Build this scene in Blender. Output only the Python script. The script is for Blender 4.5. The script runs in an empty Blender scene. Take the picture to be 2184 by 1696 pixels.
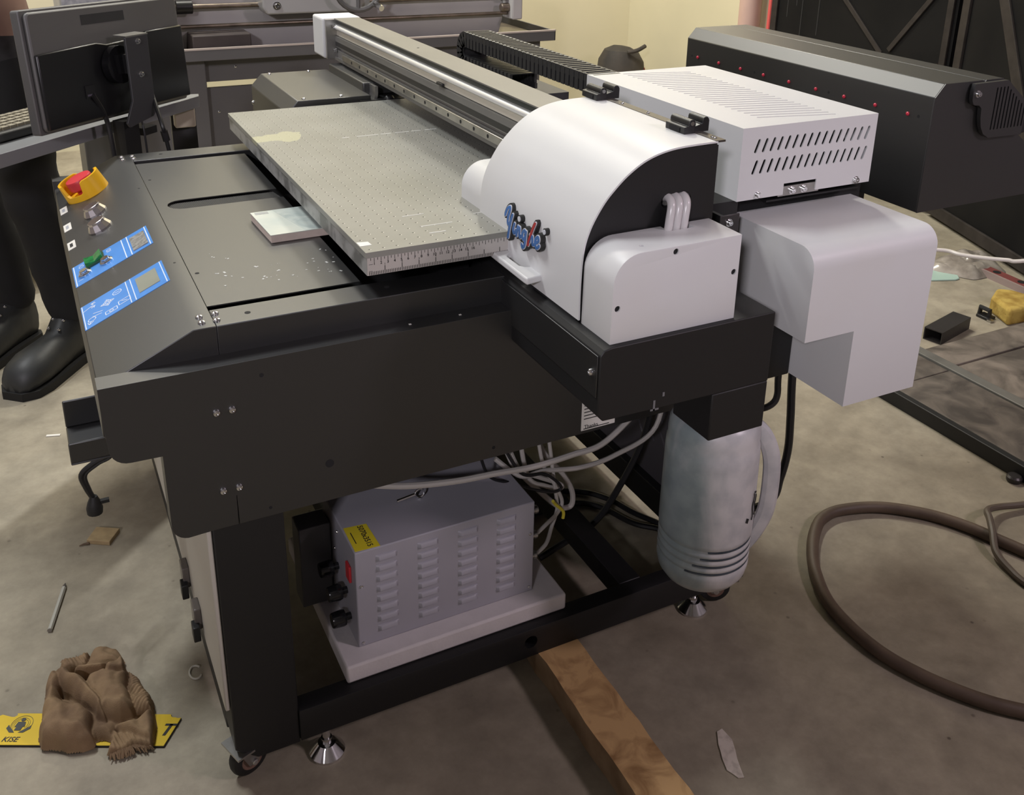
import bpy, bmesh, math, random
from mathutils import Vector, Matrix, noise
random.seed(7)
S = bpy.context.scene
COL = S.collection
PI = math.pi
FZ = -0.815                       # floor height; the printer's work plate top is z = 0

# ------------------------------------------------------------------ camera
YAW, PITCH, ROLL = math.radians(62.311), math.radians(20.113), math.radians(-1.2805)
CPOS = Vector((-0.39069, -1.21646, 0.48850))
FPX, CX, CY, IW, IH = 2094.42, 1120.9, 507.46, 2184.0, 1696.0
fwd = Vector((math.cos(YAW)*math.cos(PITCH), math.sin(YAW)*math.cos(PITCH), -math.sin(PITCH)))
rgt = Vector((math.sin(YAW), -math.cos(YAW), 0))
dwn = fwd.cross(rgt)
r2 = rgt*math.cos(ROLL) + dwn*math.sin(ROLL)
d2 = -rgt*math.sin(ROLL) + dwn*math.cos(ROLL)
cam = bpy.data.cameras.new('camera')
cam.sensor_fit = 'HORIZONTAL'; cam.sensor_width = 36.0
cam.lens = FPX/IW*36.0
cam.shift_x = (IW/2-CX)/IW
cam.shift_y = (CY-IH/2)/IW
cam.clip_start = 0.02; cam.clip_end = 60
co = bpy.data.objects.new('camera', cam); COL.objects.link(co)
m = Matrix.Identity(4)
for i in range(3):
    m[i][0] = r2[i]; m[i][1] = -d2[i]; m[i][2] = -fwd[i]; m[i][3] = CPOS[i]
co.matrix_world = m
S.camera = co

# ------------------------------------------------------------------ world, lamps, exposure
w = bpy.data.worlds.new('world'); S.world = w; w.use_nodes = True
w.node_tree.nodes['Background'].inputs[0].default_value = (1.0, 0.9, 0.8, 1)
w.node_tree.nodes['Background'].inputs[1].default_value = 0.02
def lamp(name, loc, target, size, power, col, sy=None):
    l = bpy.data.lights.new(name, 'AREA'); l.energy = power; l.color = col
    l.shape = 'RECTANGLE'; l.size = size; l.size_y = sy or size
    o = bpy.data.objects.new(name, l); COL.objects.link(o)
    o.location = loc
    o.rotation_euler = (Vector(target)-Vector(loc)).to_track_quat('-Z', 'Y').to_euler()
    return o
lamp('ceiling_lamp_a', (-1.25, 1.65, 3.15), (-1.1, 1.5, 0), 1.2, 92, (0.97, 0.99, 1.0), 0.08)
lamp('ceiling_lamp_b', (-2.4, -3.2, 1.75), (0.2, -0.2, 0.0), 0.30, 80, (0.97, 0.92, 1.0))
lamp('ceiling_lamp_c', (0.25, 2.75, 2.7), (0.4, 2.7, 0), 0.40, 50, (1.0, 0.96, 0.86))
lamp('ceiling_lamp_e', (1.9, 2.7, 2.7), (1.9, 2.7, 0), 0.40, 78, (1.0, 0.96, 0.86))
lamp('ceiling_lamp_d', (2.1, -2.2, 1.6), (0.8, -0.3, 0.0), 0.35, 29, (1.0, 0.83, 0.93))
vs = S.view_settings
vs.view_transform = 'Standard'; vs.look = 'None'; vs.gamma = 1.0; vs.use_curve_mapping = False
vs.exposure = 0.0

# ------------------------------------------------------------------ materials
MATS = {}
def mat(name, col, rough=0.5, metal=0.0, var=0.0, scale=8.0, col2=None, bump=0.0, bscale=None, spec=0.5, trans=0.0, alpha=None, coat=0.0, crough=0.5,
        coord='Object', dist=0.0, ramp=(0.35, 0.65), detail=4.0, emit=None):
    if name in MATS: return MATS[name]
    m = bpy.data.materials.new(name); m.use_nodes = True
    nt = m.node_tree; b = nt.nodes['Principled BSDF']
    b.inputs['Base Color'].default_value = (*col, 1); b.inputs['Roughness'].default_value = rough
    b.inputs['Metallic'].default_value = metal
    b.inputs['Specular IOR Level'].default_value = spec
    if coat: b.inputs['Coat Weight'].default_value = coat; b.inputs['Coat Roughness'].default_value = crough
    if trans: b.inputs['Transmission Weight'].default_value = trans
    if alpha is not None: b.inputs['Alpha'].default_value = alpha
    tc = nt.nodes.new('ShaderNodeTexCoord')
    if col2 is None and var: col2 = tuple(max(0, c*(1-var)) for c in col)
    if col2 is not None:
        n = nt.nodes.new('ShaderNodeTexNoise'); n.inputs['Scale'].default_value = scale; n.inputs['Detail'].default_value = detail
        n.inputs['Distortion'].default_value = dist
        nt.links.new(tc.outputs[coord], n.inputs['Vector'])
        r = nt.nodes.new('ShaderNodeValToRGB')
        r.color_ramp.elements[0].position = ramp[0]; r.color_ramp.elements[1].position = ramp[1]
        r.color_ramp.elements[0].color = (*col2, 1); r.color_ramp.elements[1].color = (*col, 1)
        nt.links.new(n.outputs['Fac'], r.inputs['Fac']); nt.links.new(r.outputs['Color'], b.inputs['Base Color'])
    if bump:
        n2 = nt.nodes.new('ShaderNodeTexNoise'); n2.inputs['Scale'].default_value = bscale or scale*6; n2.inputs['Detail'].default_value = 3
        nt.links.new(tc.outputs[coord], n2.inputs['Vector'])
        bp_ = nt.nodes.new('ShaderNodeBump'); bp_.inputs['Strength'].default_value = bump; bp_.inputs['Distance'].default_value = 0.002
        nt.links.new(n2.outputs['Fac'], bp_.inputs['Height']); nt.links.new(bp_.outputs['Normal'], b.inputs['Normal'])
    if emit:
        b.inputs['Emission Color'].default_value = (*emit[0], 1); b.inputs['Emission Strength'].default_value = emit[1]
    MATS[name] = m
    return m
def N(nt, typ, **kw):
    n = nt.nodes.new('ShaderNode'+typ)
    for k, v in kw.items(): setattr(n, k, v)
    return n

charcoal = mat('charcoal_powder_coat', (0.0040, 0.0042, 0.0046), 0.46, var=0.12, scale=5, bump=0.05, bscale=900, spec=0.9, coat=0.60, crough=0.48)
black = mat('black_powder_coat', (0.0045, 0.0045, 0.005), 0.55, bump=0.05, bscale=900, spec=0.6)
darkgrey = mat('dark_grey_coat', (0.040, 0.040, 0.042), 0.5, var=0.1, scale=4)
dull_black = mat('flat_black', (0.006, 0.006, 0.007), 0.8)
white = mat('white_powder_coat', (0.66, 0.665, 0.67), 0.42, col2=(0.63, 0.62, 0.595), scale=3.2, ramp=(0.28, 0.52), bump=0.03, bscale=1100)
chrome = mat('chrome', (0.75, 0.75, 0.76), 0.14, 1.0)
steel = mat('brushed_steel', (0.55, 0.54, 0.52), 0.32, 1.0, var=0.2, scale=30)
alu = mat('aluminium', (0.50, 0.49, 0.47), 0.38, 0.9, var=0.12, scale=12)
aludark = mat('anodised_aluminium', (0.21, 0.205, 0.195), 0.42, 0.4, var=0.1, scale=6)
plastic_black = mat('black_plastic', (0.012, 0.012, 0.013), 0.38)
rubber = mat('rubber', (0.010, 0.010, 0.010), 0.6)
yellow = mat('yellow_plastic', (0.82, 0.46, 0.01), 0.38)
red = mat('red_plastic', (0.60, 0.035, 0.045), 0.45)
blue = mat('blue_label', (0.085, 0.30, 0.78), 0.32, var=0.1, scale=30)
lcd = mat('lcd_glass', (0.33, 0.35, 0.29), 0.2, var=0.1, scale=20)
lcdfilm = mat('lcd_film', (0.36, 0.36, 0.34), 0.35, col2=(0.18, 0.18, 0.17), scale=160)
green = mat('green_rocker', (0.015, 0.25, 0.06), 0.25, col2=(0.01, 0.13, 0.035), scale=90)
paper = mat('paper', (0.72, 0.70, 0.65), 0.7, var=0.1, scale=10)
ink = mat('print_ink', (0.02, 0.02, 0.02), 0.6)
printwhite = mat('white_print', (0.72, 0.80, 0.92), 0.5)

# ------------------------------------------------------------------ mesh helpers
class MB:
    def __init__(s): s.v = []; s.f = []; s.mi = []
    def add(s, vs, fs, mi=0):
        o = len(s.v); s.v += [tuple(p) for p in vs]; s.f += [tuple(i+o for i in f) for f in fs]; s.mi += [mi]*len(fs); return s
    def box(s, x0, x1, y0, y1, z0, z1, mi=0):
        return s.add([(x0,y0,z0),(x1,y0,z0),(x1,y1,z0),(x0,y1,z0),(x0,y0,z1),(x1,y0,z1),(x1,y1,z1),(x0,y1,z1)],
                     [(0,3,2,1),(4,5,6,7),(0,1,5,4),(1,2,6,5),(2,3,7,6),(3,0,4,7)], mi)
    def obox(s, c, ax, ay, az, mi=0):        # oriented box: centre and three half-axis vectors
        c, ax, ay, az = Vector(c), Vector(ax), Vector(ay), Vector(az)
        vs = [c+i*ax+j*ay+k*az for k in (-1,1) for j in (-1,1) for i in (-1,1)]
        fs = [(0,2,3,1),(4,5,7,6),(0,1,5,4),(1,3,7,5),(3,2,6,7),(2,0,4,6)]
        if ax.cross(ay).dot(az) < 0: fs = [f[::-1] for f in fs]
        return s.add(vs, fs, mi)
    def prism(s, poly, axis, a, b, mi=0):    # poly in the two other axes (x,z) for 'y', (y,z) for 'x', (x,y) for 'z'
        def P(p, t): return {'y': (p[0], t, p[1]), 'x': (t, p[0], p[1]), 'z': (p[0], p[1], t)}[axis]
        n = len(poly); A = sum(poly[i][0]*poly[(i+1)%n][1]-poly[(i+1)%n][0]*poly[i][1] for i in range(n))
        poly = list(poly) if A > 0 else list(poly)[::-1]
        if a > b: a, b = b, a
        vs = [P(p, a) for p in poly]+[P(p, b) for p in poly]
        fs = [tuple(range(n))[::-1], tuple(range(n, 2*n))]+[(i, (i+1)%n, n+(i+1)%n, n+i) for i in range(n)]
        if axis == 'y': fs = [f[::-1] for f in fs]
        return s.add(vs, fs, mi)
    def tube(s, pts, r, n=8, cap=True, mi=0):
        pts = [Vector(p) for p in pts]; rs = r if isinstance(r, (list, tuple)) else [r]*len(pts)
        t0 = (pts[1]-pts[0]).normalized(); up = Vector((0,0,1)) if abs(t0.z) < .9 else Vector((1,0,0))
        nrm = t0.cross(up).normalized(); rings = []; vs = []
        for i, p in enumerate(pts):
            t = (pts[min(i+1, len(pts)-1)]-pts[max(i-1, 0)]).normalized()
            nrm = (nrm-t*nrm.dot(t)).normalized(); bn = t.cross(nrm)
            for k in range(n):
                a = 2*PI*k/n; vs.append(p+(nrm*math.cos(a)+bn*math.sin(a))*rs[i])
        fs = [(i*n+k, i*n+(k+1)%n, (i+1)*n+(k+1)%n, (i+1)*n+k) for i in range(len(pts)-1) for k in range(n)]
        if cap: fs += [tuple(range(n))[::-1], tuple((len(pts)-1)*n+k for k in range(n))]
        return s.add(vs, fs, mi)
    def lathe(s, prof, c=(0,0,0), axis=(0,0,1), n=24, mi=0):  # prof: (radius, height)
        ax = Vector(axis).normalized(); up = Vector((1,0,0)) if abs(ax.x) < .9 else Vector((0,1,0))
        e1 = ax.cross(up).normalized(); e2 = ax.cross(e1); c = Vector(c); vs = []
        for r, h in prof:
            for k in range(n):
                a = 2*PI*k/n; vs.append(c+ax*h+(e1*math.cos(a)+e2*math.sin(a))*max(r, 1e-5))
        fs = [(i*n+k, i*n+(k+1)%n, (i+1)*n+(k+1)%n, (i+1)*n+k) for i in range(len(prof)-1) for k in range(n)]
        fs += [tuple(range(n))[::-1], tuple((len(prof)-1)*n+k for k in range(n))]
        return s.add(vs, fs, mi)
    def mesh(s, name, mats, smooth=True, angle=32):
        me = bpy.data.meshes.new(name); me.from_pydata(s.v, [], s.f); me.update()
        for mm in (mats if isinstance(mats, (list, tuple)) else [mats]): me.materials.append(mm)
        if any(s.mi): me.polygons.foreach_set('material_index', s.mi)
        if smooth:
            me.polygons.foreach_set('use_smooth', [True]*len(me.polygons))
            me.set_sharp_from_angle(angle=math.radians(angle))
        return me
    def build(s, name, mats, parent=None, bevel=0, seg=2, smooth=True, angle=32, origin=None, fix=False):
        if origin == 'base':
            xs = [p[0] for p in s.v]; ys = [p[1] for p in s.v]; zs = [p[2] for p in s.v]
            o = Vector(((min(xs)+max(xs))/2, (min(ys)+max(ys))/2, min(zs)))
        else: o = Vector(origin) if origin else Vector((0,0,0))
        if o.length: s.v = [tuple(Vector(p)-o) for p in s.v]
        me = s.mesh(name, mats, smooth, angle)
        if fix:
            bm = bmesh.new(); bm.from_mesh(me); bmesh.ops.recalc_face_normals(bm, faces=bm.faces); bm.to_mesh(me); bm.free()
        ob = bpy.data.objects.new(name, me); COL.objects.link(ob); ob.location = o
        if parent is not None: put(ob, parent)
        if bevel:
            b = ob.modifiers.new('bevel', 'BEVEL'); b.width = bevel; b.segments = seg; b.limit_method = 'ANGLE'; b.angle_limit = math.radians(40)
        return ob
WOFF = {}
def put(ob, parent):
    ob.parent = parent
    if parent.name in WOFF: ob.matrix_parent_inverse = WOFF[parent.name]
    return ob
def tag(o, label=None, cat=None, group=None, kind=None):
    if label: o['label'] = label
    if cat: o['category'] = cat
    if group: o['group'] = group
    if kind: o['kind'] = kind
    return o
def thing(name, loc, label, cat, group=None, rotz=0, world=True):   # empty at a thing's base; parts given in world coordinates
    o = bpy.data.objects.new(name, None); COL.objects.link(o); o.location = loc; o.empty_display_size = 0.05
    o.rotation_euler = (0, 0, rotz)
    if world: WOFF[o.name] = (Matrix.Translation(Vector(loc)) @ Matrix.Rotation(rotz, 4, 'Z')).inverted()
    return tag(o, label, cat, group)
def inst(name, me, parent, loc, direction=(0,0,1), spin=0, scale=1.0):
    ob = bpy.data.objects.new(name, me); COL.objects.link(ob); put(ob, parent)
    ob.location = loc; q = Vector(direction).to_track_quat('Z', 'Y') @ Matrix.Rotation(spin, 3, 'Z').to_quaternion()
    ob.rotation_euler = q.to_euler(); ob.scale = (scale,)*3
    return ob
def cut(ob, cutter):               # real openings cut through a sheet
    cme = cutter.mesh('cutter', dull_black, smooth=False); c = bpy.data.objects.new('cutter', cme); COL.objects.link(c)
    bm = bmesh.new(); bm.from_mesh(cme); bmesh.ops.recalc_face_normals(bm, faces=bm.faces); bm.to_mesh(cme); bm.free()
    bm = bmesh.new(); bm.from_mesh(ob.data); bmesh.ops.recalc_face_normals(bm, faces=bm.faces); bm.to_mesh(ob.data); bm.free()
    c.matrix_world = Matrix.Identity(4); pm = ob.parent; ob.parent = None
    b = ob.modifiers.new('cut', 'BOOLEAN'); b.operation = 'DIFFERENCE'; b.solver = 'EXACT'; b.object = c
    bpy.context.view_layer.update()
    dg = bpy.context.evaluated_depsgraph_get(); me = bpy.data.meshes.new_from_object(ob.evaluated_get(dg))
    ob.modifiers.clear(); old = ob.data; ob.data = me; me.name = old.name
    bpy.data.objects.remove(c); bpy.data.meshes.remove(cme); bpy.data.meshes.remove(old)
    if pm: put(ob, pm)
    me.polygons.foreach_set('use_smooth', [True]*len(me.polygons)); me.set_sharp_from_angle(angle=math.radians(30))
    return ob
def arc(cx, cy, r, a0, a1, n=8):
    return [(cx+r*math.cos(math.radians(a0+(a1-a0)*i/n)), cy+r*math.sin(math.radians(a0+(a1-a0)*i/n))) for i in range(n+1)]
def rrect(x0, x1, y0, y1, r, n=4):
    return arc(x1-r, y0+r, r, -90, 0, n)+arc(x1-r, y1-r, r, 0, 90, n)+arc(x0+r, y1-r, r, 90, 180, n)+arc(x0+r, y0+r, r, 180, 270, n)
def slot(p, q, wd, n=5):           # 2-D stadium from p to q
    a = math.degrees(math.atan2(q[1]-p[1], q[0]-p[0])); return arc(q[0], q[1], wd/2, a-90, a+90, n)+arc(p[0], p[1], wd/2, a+90, a+270, n)
def spline(pts, k=8, closed=False):
    P = [Vector(p) for p in pts]; n = len(P); out = []
    rng = range(n) if closed else range(n-1)
    for i in rng:
        p0 = P[(i-1)%n] if closed else P[max(i-1,0)]; p1 = P[i]; p2 = P[(i+1)%n]; p3 = P[(i+2)%n] if closed else P[min(i+2,n-1)]
        for j in range(k):
            t = j/k; out.append(0.5*((2*p1)+(-p0+p2)*t+(2*p0-5*p1+4*p2-p3)*t*t+(-p0+3*p1-3*p2+p3)*t**3))
    if not closed: out.append(P[-1])
    return out
def textmesh(name, body, size, material, extrude=0.0002, align='CENTER', shear=0.0, bold=0.0):
    cu = bpy.data.curves.new(name, 'FONT'); cu.body = body; cu.size = size; cu.extrude = extrude; cu.align_x = align; cu.align_y = 'CENTER'
    cu.shear = shear; cu.offset = bold; cu.resolution_u = 3
    o = bpy.data.objects.new(name, cu); COL.objects.link(o); bpy.context.view_layer.update()
    me = bpy.data.meshes.new_from_object(o.evaluated_get(bpy.context.evaluated_depsgraph_get()))
    bpy.data.objects.remove(o); bpy.data.curves.remove(cu)
    me.materials.clear(); me.materials.append(material); me.name = name
    return me
def place_text(me, name, parent, org, ex, ey):
    ob = bpy.data.objects.new(name, me); COL.objects.link(ob); put(ob, parent)
    ex, ey = Vector(ex).normalized(), Vector(ey).normalized(); ez = ex.cross(ey)
    M = Matrix.Identity(4)
    for i in range(3): M[i][0] = ex[i]; M[i][1] = ey[i]; M[i][2] = ez[i]; M[i][3] = org[i]
    ob.matrix_basis = M
    return ob

# shared small hardware
def screw_mesh():
    b = MB(); b.lathe([(0.0050,0),(0.0050,0.0012),(0.0042,0.0030),(0.0022,0.0040),(0.0021,0.0026),(0.0001,0.0026)], n=14); return b.mesh('pan_head_screw', chrome)
SCREW = screw_mesh()
def socket_mesh():
    b = MB(); b.lathe([(0.0060,0),(0.0060,0.0010),(0.0042,0.0010),(0.0042,0.0050),(0.0036,0.0056),(0.0018,0.0056),(0.0017,0.0030),(0.0001,0.0030)], n=14)
    return b.mesh('socket_screw', chrome)
SOCKET = socket_mesh()
HOLE = MB().lathe([(0.0040,-0.0005),(0.0040,0.00025),(0.0001,0.00025)], n=14).mesh('punched_hole', dull_black)
# ================================================================== the setting
def concrete(name, c1, c2, c3):
    m = bpy.data.materials.new(name); m.use_nodes = True; nt = m.node_tree; b = nt.nodes['Principled BSDF']
    tc = N(nt, 'TexCoord')
    n1 = N(nt, 'TexNoise'); n1.inputs['Scale'].default_value = 1.6; n1.inputs['Detail'].default_value = 6; n1.inputs['Roughness'].default_value = .62; n1.inputs['Distortion'].default_value = .4
    n2 = N(nt, 'TexNoise'); n2.inputs['Scale'].default_value = 14; n2.inputs['Detail'].default_value = 8; n2.inputs['Roughness'].default_value = .7
    n3 = N(nt, 'TexNoise'); n3.inputs['Scale'].default_value = 5; n3.inputs['Detail'].default_value = 5; n3.inputs['Distortion'].default_value = 1.2
    vo = N(nt, 'TexVoronoi'); vo.inputs['Scale'].default_value = 24; vo.inputs['Randomness'].default_value = 1
    for n in (n1, n2, n3, vo): nt.links.new(tc.outputs['Object'], n.inputs['Vector'])
    r1 = N(nt, 'ValToRGB'); r1.color_ramp.elements[0].color = (*c2, 1); r1.color_ramp.elements[1].color = (*c1, 1)
    r1.color_ramp.elements[0].position = .34; r1.color_ramp.elements[1].position = .66
    nt.links.new(n1.outputs['Fac'], r1.inputs['Fac'])
    mx = N(nt, 'Mix', data_type='RGBA', blend_type='MULTIPLY'); mx.inputs[0].default_value = .75
    r2_ = N(nt, 'ValToRGB'); r2_.color_ramp.elements[0].color = (.62, .62, .62, 1); r2_.color_ramp.elements[1].color = (1.12, 1.12, 1.12, 1)
    r2_.color_ramp.elements[0].position = .3; r2_.color_ramp.elements[1].position = .7
    nt.links.new(n2.outputs['Fac'], r2_.inputs['Fac']); nt.links.new(r1.outputs['Color'], mx.inputs[6]); nt.links.new(r2_.outputs['Color'], mx.inputs[7])
    # dark specks and smears
    r3 = N(nt, 'ValToRGB'); r3.color_ramp.elements[0].color = (1, 1, 1, 1); r3.color_ramp.elements[1].color = (0, 0, 0, 1)
    r3.color_ramp.elements[0].position = .05; r3.color_ramp.elements[1].position = .11
    nt.links.new(vo.outputs['Distance'], r3.inputs['Fac'])
    r4 = N(nt, 'ValToRGB'); r4.color_ramp.elements[0].position = .50; r4.color_ramp.elements[1].position = .70
    nt.links.new(n3.outputs['Fac'], r4.inputs['Fac'])
    ma = N(nt, 'Math', operation='MULTIPLY'); nt.links.new(r3.outputs['Color'], ma.inputs[0]); nt.links.new(r4.outputs['Color'], ma.inputs[1])
    mb = N(nt, 'Math', operation='MULTIPLY_ADD'); nt.links.new(r4.outputs['Color'], mb.inputs[0]); mb.inputs[1].default_value = .28; nt.links.new(ma.outputs[0], mb.inputs[2])
    mx2 = N(nt, 'Mix', data_type='RGBA'); nt.links.new(mb.outputs[0], mx2.inputs[0]); nt.links.new(mx.outputs[2], mx2.inputs[6]); mx2.inputs[7].default_value = (*c3, 1)
    nt.links.new(mx2.outputs[2], b.inputs['Base Color']); b.inputs['Roughness'].default_value = .62
    bp_ = N(nt, 'Bump'); bp_.inputs['Strength'].default_value = .25; bp_.inputs['Distance'].default_value = .004
    nt.links.new(n2.outputs['Fac'], bp_.inputs['Height']); nt.links.new(bp_.outputs['Normal'], b.inputs['Normal'])
    return m
floor_m = concrete('stained_concrete', (0.42, 0.375, 0.285), (0.29, 0.25, 0.182), (0.11, 0.09, 0.065))
wall_m = mat('cream_plaster', (0.70, 0.645, 0.455), 0.8, var=0.08, scale=1.5, bump=0.05, bscale=60)
wall_p = mat('pink_white_plaster', (0.24, 0.215, 0.225), 0.8, var=0.06, scale=1.5)
ceil_m = mat('ceiling_plaster', (0.36, 0.355, 0.35), 0.9, var=0.06, scale=2)
U0, U1, V0, V1, ZC = -3.4, 3.0, -3.8, 3.94, 3.4
tag(MB().box(U0, U1+.3, V0, V1, FZ-.1, FZ).build('floor', floor_m, smooth=False), kind='structure')
tag(MB().box(U0-.1, U1+.1, V1, V1+.1, FZ-.1, ZC).build('wall_back', wall_m, smooth=False), kind='structure')
tag(MB().box(U1, U1+.1, 2.62, V1, FZ-.1, ZC).build('wall_right', wall_m, smooth=False), kind='structure')
tag(MB().box(U1, U1+.1, V0, 0.0, FZ-.1, ZC).build('wall_right_near', wall_p, smooth=False), kind='structure')
tag(MB().box(U1, U1+.1, 0.0, 2.62, FZ+2.6, ZC).build('wall_right_lintel', wall_m, smooth=False), kind='structure')
tag(MB().box(U0-.1, U0, V0, V1, FZ-.1, ZC).build('wall_left', wall_p, smooth=False), kind='structure')
tag(MB().box(U0-.1, U1+.1, V0-.1, V0, FZ-.1, ZC).build('wall_front', wall_p, smooth=False), kind='structure')
tag(MB().box(U0-.1, U1+.3, V0-.1, V1+.1, ZC, ZC+.1).build('ceiling', ceil_m, smooth=False), kind='structure')
tag(MB().box(-1.95, -0.45, -2.08, -2.0, FZ, 0.90).build('wall_added_shade', wall_p, smooth=False), kind='structure')  # added unseen wall, keeps the rear lamp off the front floor
# black panel closing the gateway, its colour standing in for darkness beyond
tag(MB().box(U1+.28, U1+.3, 0.0, 2.62, FZ, FZ+2.6).build('gateway_dark_panel', dull_black, smooth=False), kind='structure')

# black steel gate: two leaves
gate_m = mat('black_gate_sheet', (0.006, 0.006, 0.0065), 0.75, col2=(0.011, 0.0105, 0.0105), scale=3, ramp=(.45, .7), spec=.15)
gbar_m = mat('dusty_gate_bar', (0.045, 0.038, 0.034), 0.7, var=0.3, scale=20, spec=.2)
drip_m = mat('paint_drips', (0.030, 0.030, 0.031), 0.7, spec=.2)
def leaf(name, a, b, label, bars):
    a, b = Vector(a), Vector(b); d = (b-a); Lw = d.length; ang = math.atan2(d.y, d.x)
    t = thing(name, (a.x, a.y, FZ), label, 'gate', rotz=ang, world=False)
    MB().box(0, Lw, -.01, .01, 0.02, 2.45).build('sheet', gate_m, t)
    nsign = 1
    for (x0, z0, x1, z1, wd, dp) in bars:
        p, q = Vector((x0, 0, z0)), Vector((x1, 0, z1)); dd = (q-p).normalized(); sd = Vector((dd.z, 0, -dd.x))
        side = SIDE[name]
        MB().obox((p+q)/2+Vector((0, side*(.01+dp/2), 0)), (q-p)/2, Vector((0, dp/2, 0)), sd*wd/2).build('frame_bar', gbar_m, t, bevel=.002)
    return t
# local x runs along the leaf; the visible face is on the room side
SIDE = {'gate_leaf': -1, 'gate_leaf.001': -1}
gl = leaf('gate_leaf', (2.97, 2.60, 0), (2.97, 1.52, 0), 'black sheet-metal gate leaf with thin crossed diagonal bars and white drips', [
    (0.43, .86, 0.72, .62, .022, .008), (0.98, .92, 0.76, .64, .022, .008), (1.05, .05, 1.05, 2.4, .030, .012), (0.02, .05, 0.02, 2.4, .04, .012),
    (0.0, .05, 1.08, .05, .04, .012), (0.0, 2.4, 1.08, 2.4, .04, .012), (.43, .86, 0.0, 1.4, .022, .008), (.98, .92, 1.05, 1.0, .022, .008)])
for (x, z0, z1) in [(.10, .70, .90), (.16, .76, .95), (.20, .62, .93), (.27, .80, .96), (.31, .64, .9), (.05, .82, .97)]:
    MB().box(x, x+.006, -.0112, -.0100, z0, z1).build('paint_drip', drip_m, gl)
g2 = leaf('gate_leaf.001', (2.96, 1.49, 0), (2.42, 0.02, 0), 'second black gate leaf standing ajar, with one wide diagonal brace', [
    (.04, .05, .04, 2.4, .05, .012), (.20, 1.05, .62, .35, .055, .010), (0, .04, 1.55, .04, .05, .012), (1.53, .05, 1.53, 2.4, .05, .012), (.20, 1.05, .04, 1.3, .055, .010)])
pipe_m = mat('pinkish_pipe', (0.62, 0.42, 0.36), 0.5, var=0.1, scale=5)
pp = MB(); pp.lathe([(0.055, 0), (0.055, 3.2)], (2.925, 2.73, FZ), n=24)
tag(pp.build('drain_pipe', pipe_m, origin='base'), 'vertical pinkish drain pipe on the cream wall beside the gate', 'pipe')
tape_m = mat('red_tape', (0.75, 0.12, 0.11), 0.5)
cab = MB(); cab.tube(spline([(2.955, 2.615, FZ+2.4), (2.95, 2.60, FZ+1.4), (2.952, 2.612, FZ+.6), (2.95, 2.605, FZ+.02)], 6), .011, 8)
tag(cab.build('red_cable', tape_m, origin='base'), 'thin red cable hanging straight down beside the black gate', 'cable')

# ---- lathe against the back wall
LM1 = mat('lathe_grey_paint', (0.56, 0.545, 0.535), 0.5, var=0.12, scale=4)
LM2 = mat('lathe_dark_paint', (0.125, 0.122, 0.120), 0.5, var=0.12, scale=3)
LM3 = mat('oily_steel', (0.30, 0.25, 0.20), 0.35, 0.8, var=0.4, scale=18)
LM4 = mat('oily_tray', (0.17, 0.145, 0.095), 0.4, col2=(0.07, 0.055, 0.045), scale=5, dist=1.0)
LT = thing('metal_lathe', (0.6, 2.6, FZ), 'long grey metal lathe on dark pedestals behind the printer', 'lathe')
V = 2.30
b = MB(); b.box(-.25, 1.572, V, V+.006, -.128, -.088); b.box(-.25, 1.572, V+.50, V+.506, -.128, -.05); b.box(1.566, 1.572, V, V+.506, -.128, -.088); b.box(-.25, -.244, V, V+.5, -.128, -.088)
b.build('chip_tray', LM2, LT, bevel=.002)
MB().box(-.245, 1.567, V+.005, V+.50, -.128, -.118).build('tray_floor', LM4, LT)
MB().box(-.25, 1.572, V-.001, V+.008, -.090, -.084).build('tray_lip', mat('worn_lip', (.55,.48,.42), .5), LT)
MB().box(-.222, .20, V+.06, V+.45, FZ, -.128).build('pedestal', LM2, LT, bevel=.004)
MB().box(1.02, 1.535, V+.06, V+.45, FZ, -.128).build('pedestal', LM2, LT, bevel=.004)
MB().box(.200, 1.02, V+.10, V+.12, -.220, -.135).build('apron_panel', LM2, LT, bevel=.002)
MB().box(.200, 1.02, V+.10, V+.12, FZ, -.242).build('apron_panel', LM2, LT, bevel=.002)
inst('screw', SCREW, LT, (.31, V+.10, -.17), (0,-1,0)); inst('screw', SCREW, LT, (.24, V+.10, -.33), (0,-1,0))
b = MB(); b.prism([(V+.14, -.05), (V+.14, .16), (V+.16, .19), (V+.40, .19), (V+.42, .16), (V+.42, -.05), (V+.38, -.12), (V+.18, -.12)], 'x', .0, 1.40)
b.build('bed', LM1, LT, bevel=.004)
for (y, z, r) in [(V+.10, .045, .009), (V+.095, -.022, .007)]:
    MB().tube([(.06, y, z), (1.42, y, z)], r, 12).build('feed_rod', LM3, LT)
MB().box(1.40, 1.445, V+.05, V+.42, -.045, .22).build('end_bracket', LM1, LT, bevel=.006)
for z in (.045, .0): MB().lathe([(.018,0),(.018,.03),(.014,.034)], (1.40, V+.10 if z else V+.09, z), (-1,0,0), 16).build('bearing_boss', LM3, LT)
b = MB(); b.prism([(.405, .30), (.405, .045), (.42, .018), (.80, .018), (.80, .30)], 'y', V+.02, V+.13); b.build('apron', mat('lathe_pale_paint', (.42,.42,.415), .4, var=.1, scale=5), LT, bevel=.006)
inst('apron_bolt', SOCKET, LT, (.455, V+.02, .048), (0,-1,0), scale=2.4)
b = MB(); hub = (.735, V-.04, .115)
ring = [(hub[0]+.085*math.cos(2*PI*k/28), hub[1], hub[2]+.085*math.sin(2*PI*k/28)) for k in range(29)]
b.tube(ring, .010, 8, cap=False)
for k in range(3):
    a = 2*PI*k/3+.5; b.tube([hub, (hub[0]+.085*math.cos(a), hub[1], hub[2]+.085*math.sin(a))], .008, 8)
b.lathe([(.022,0),(.022,.07)], (hub[0], hub[1]-.01, hub[2]), (0,1,0), 16); b.build('handwheel', LM2, LT)
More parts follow.
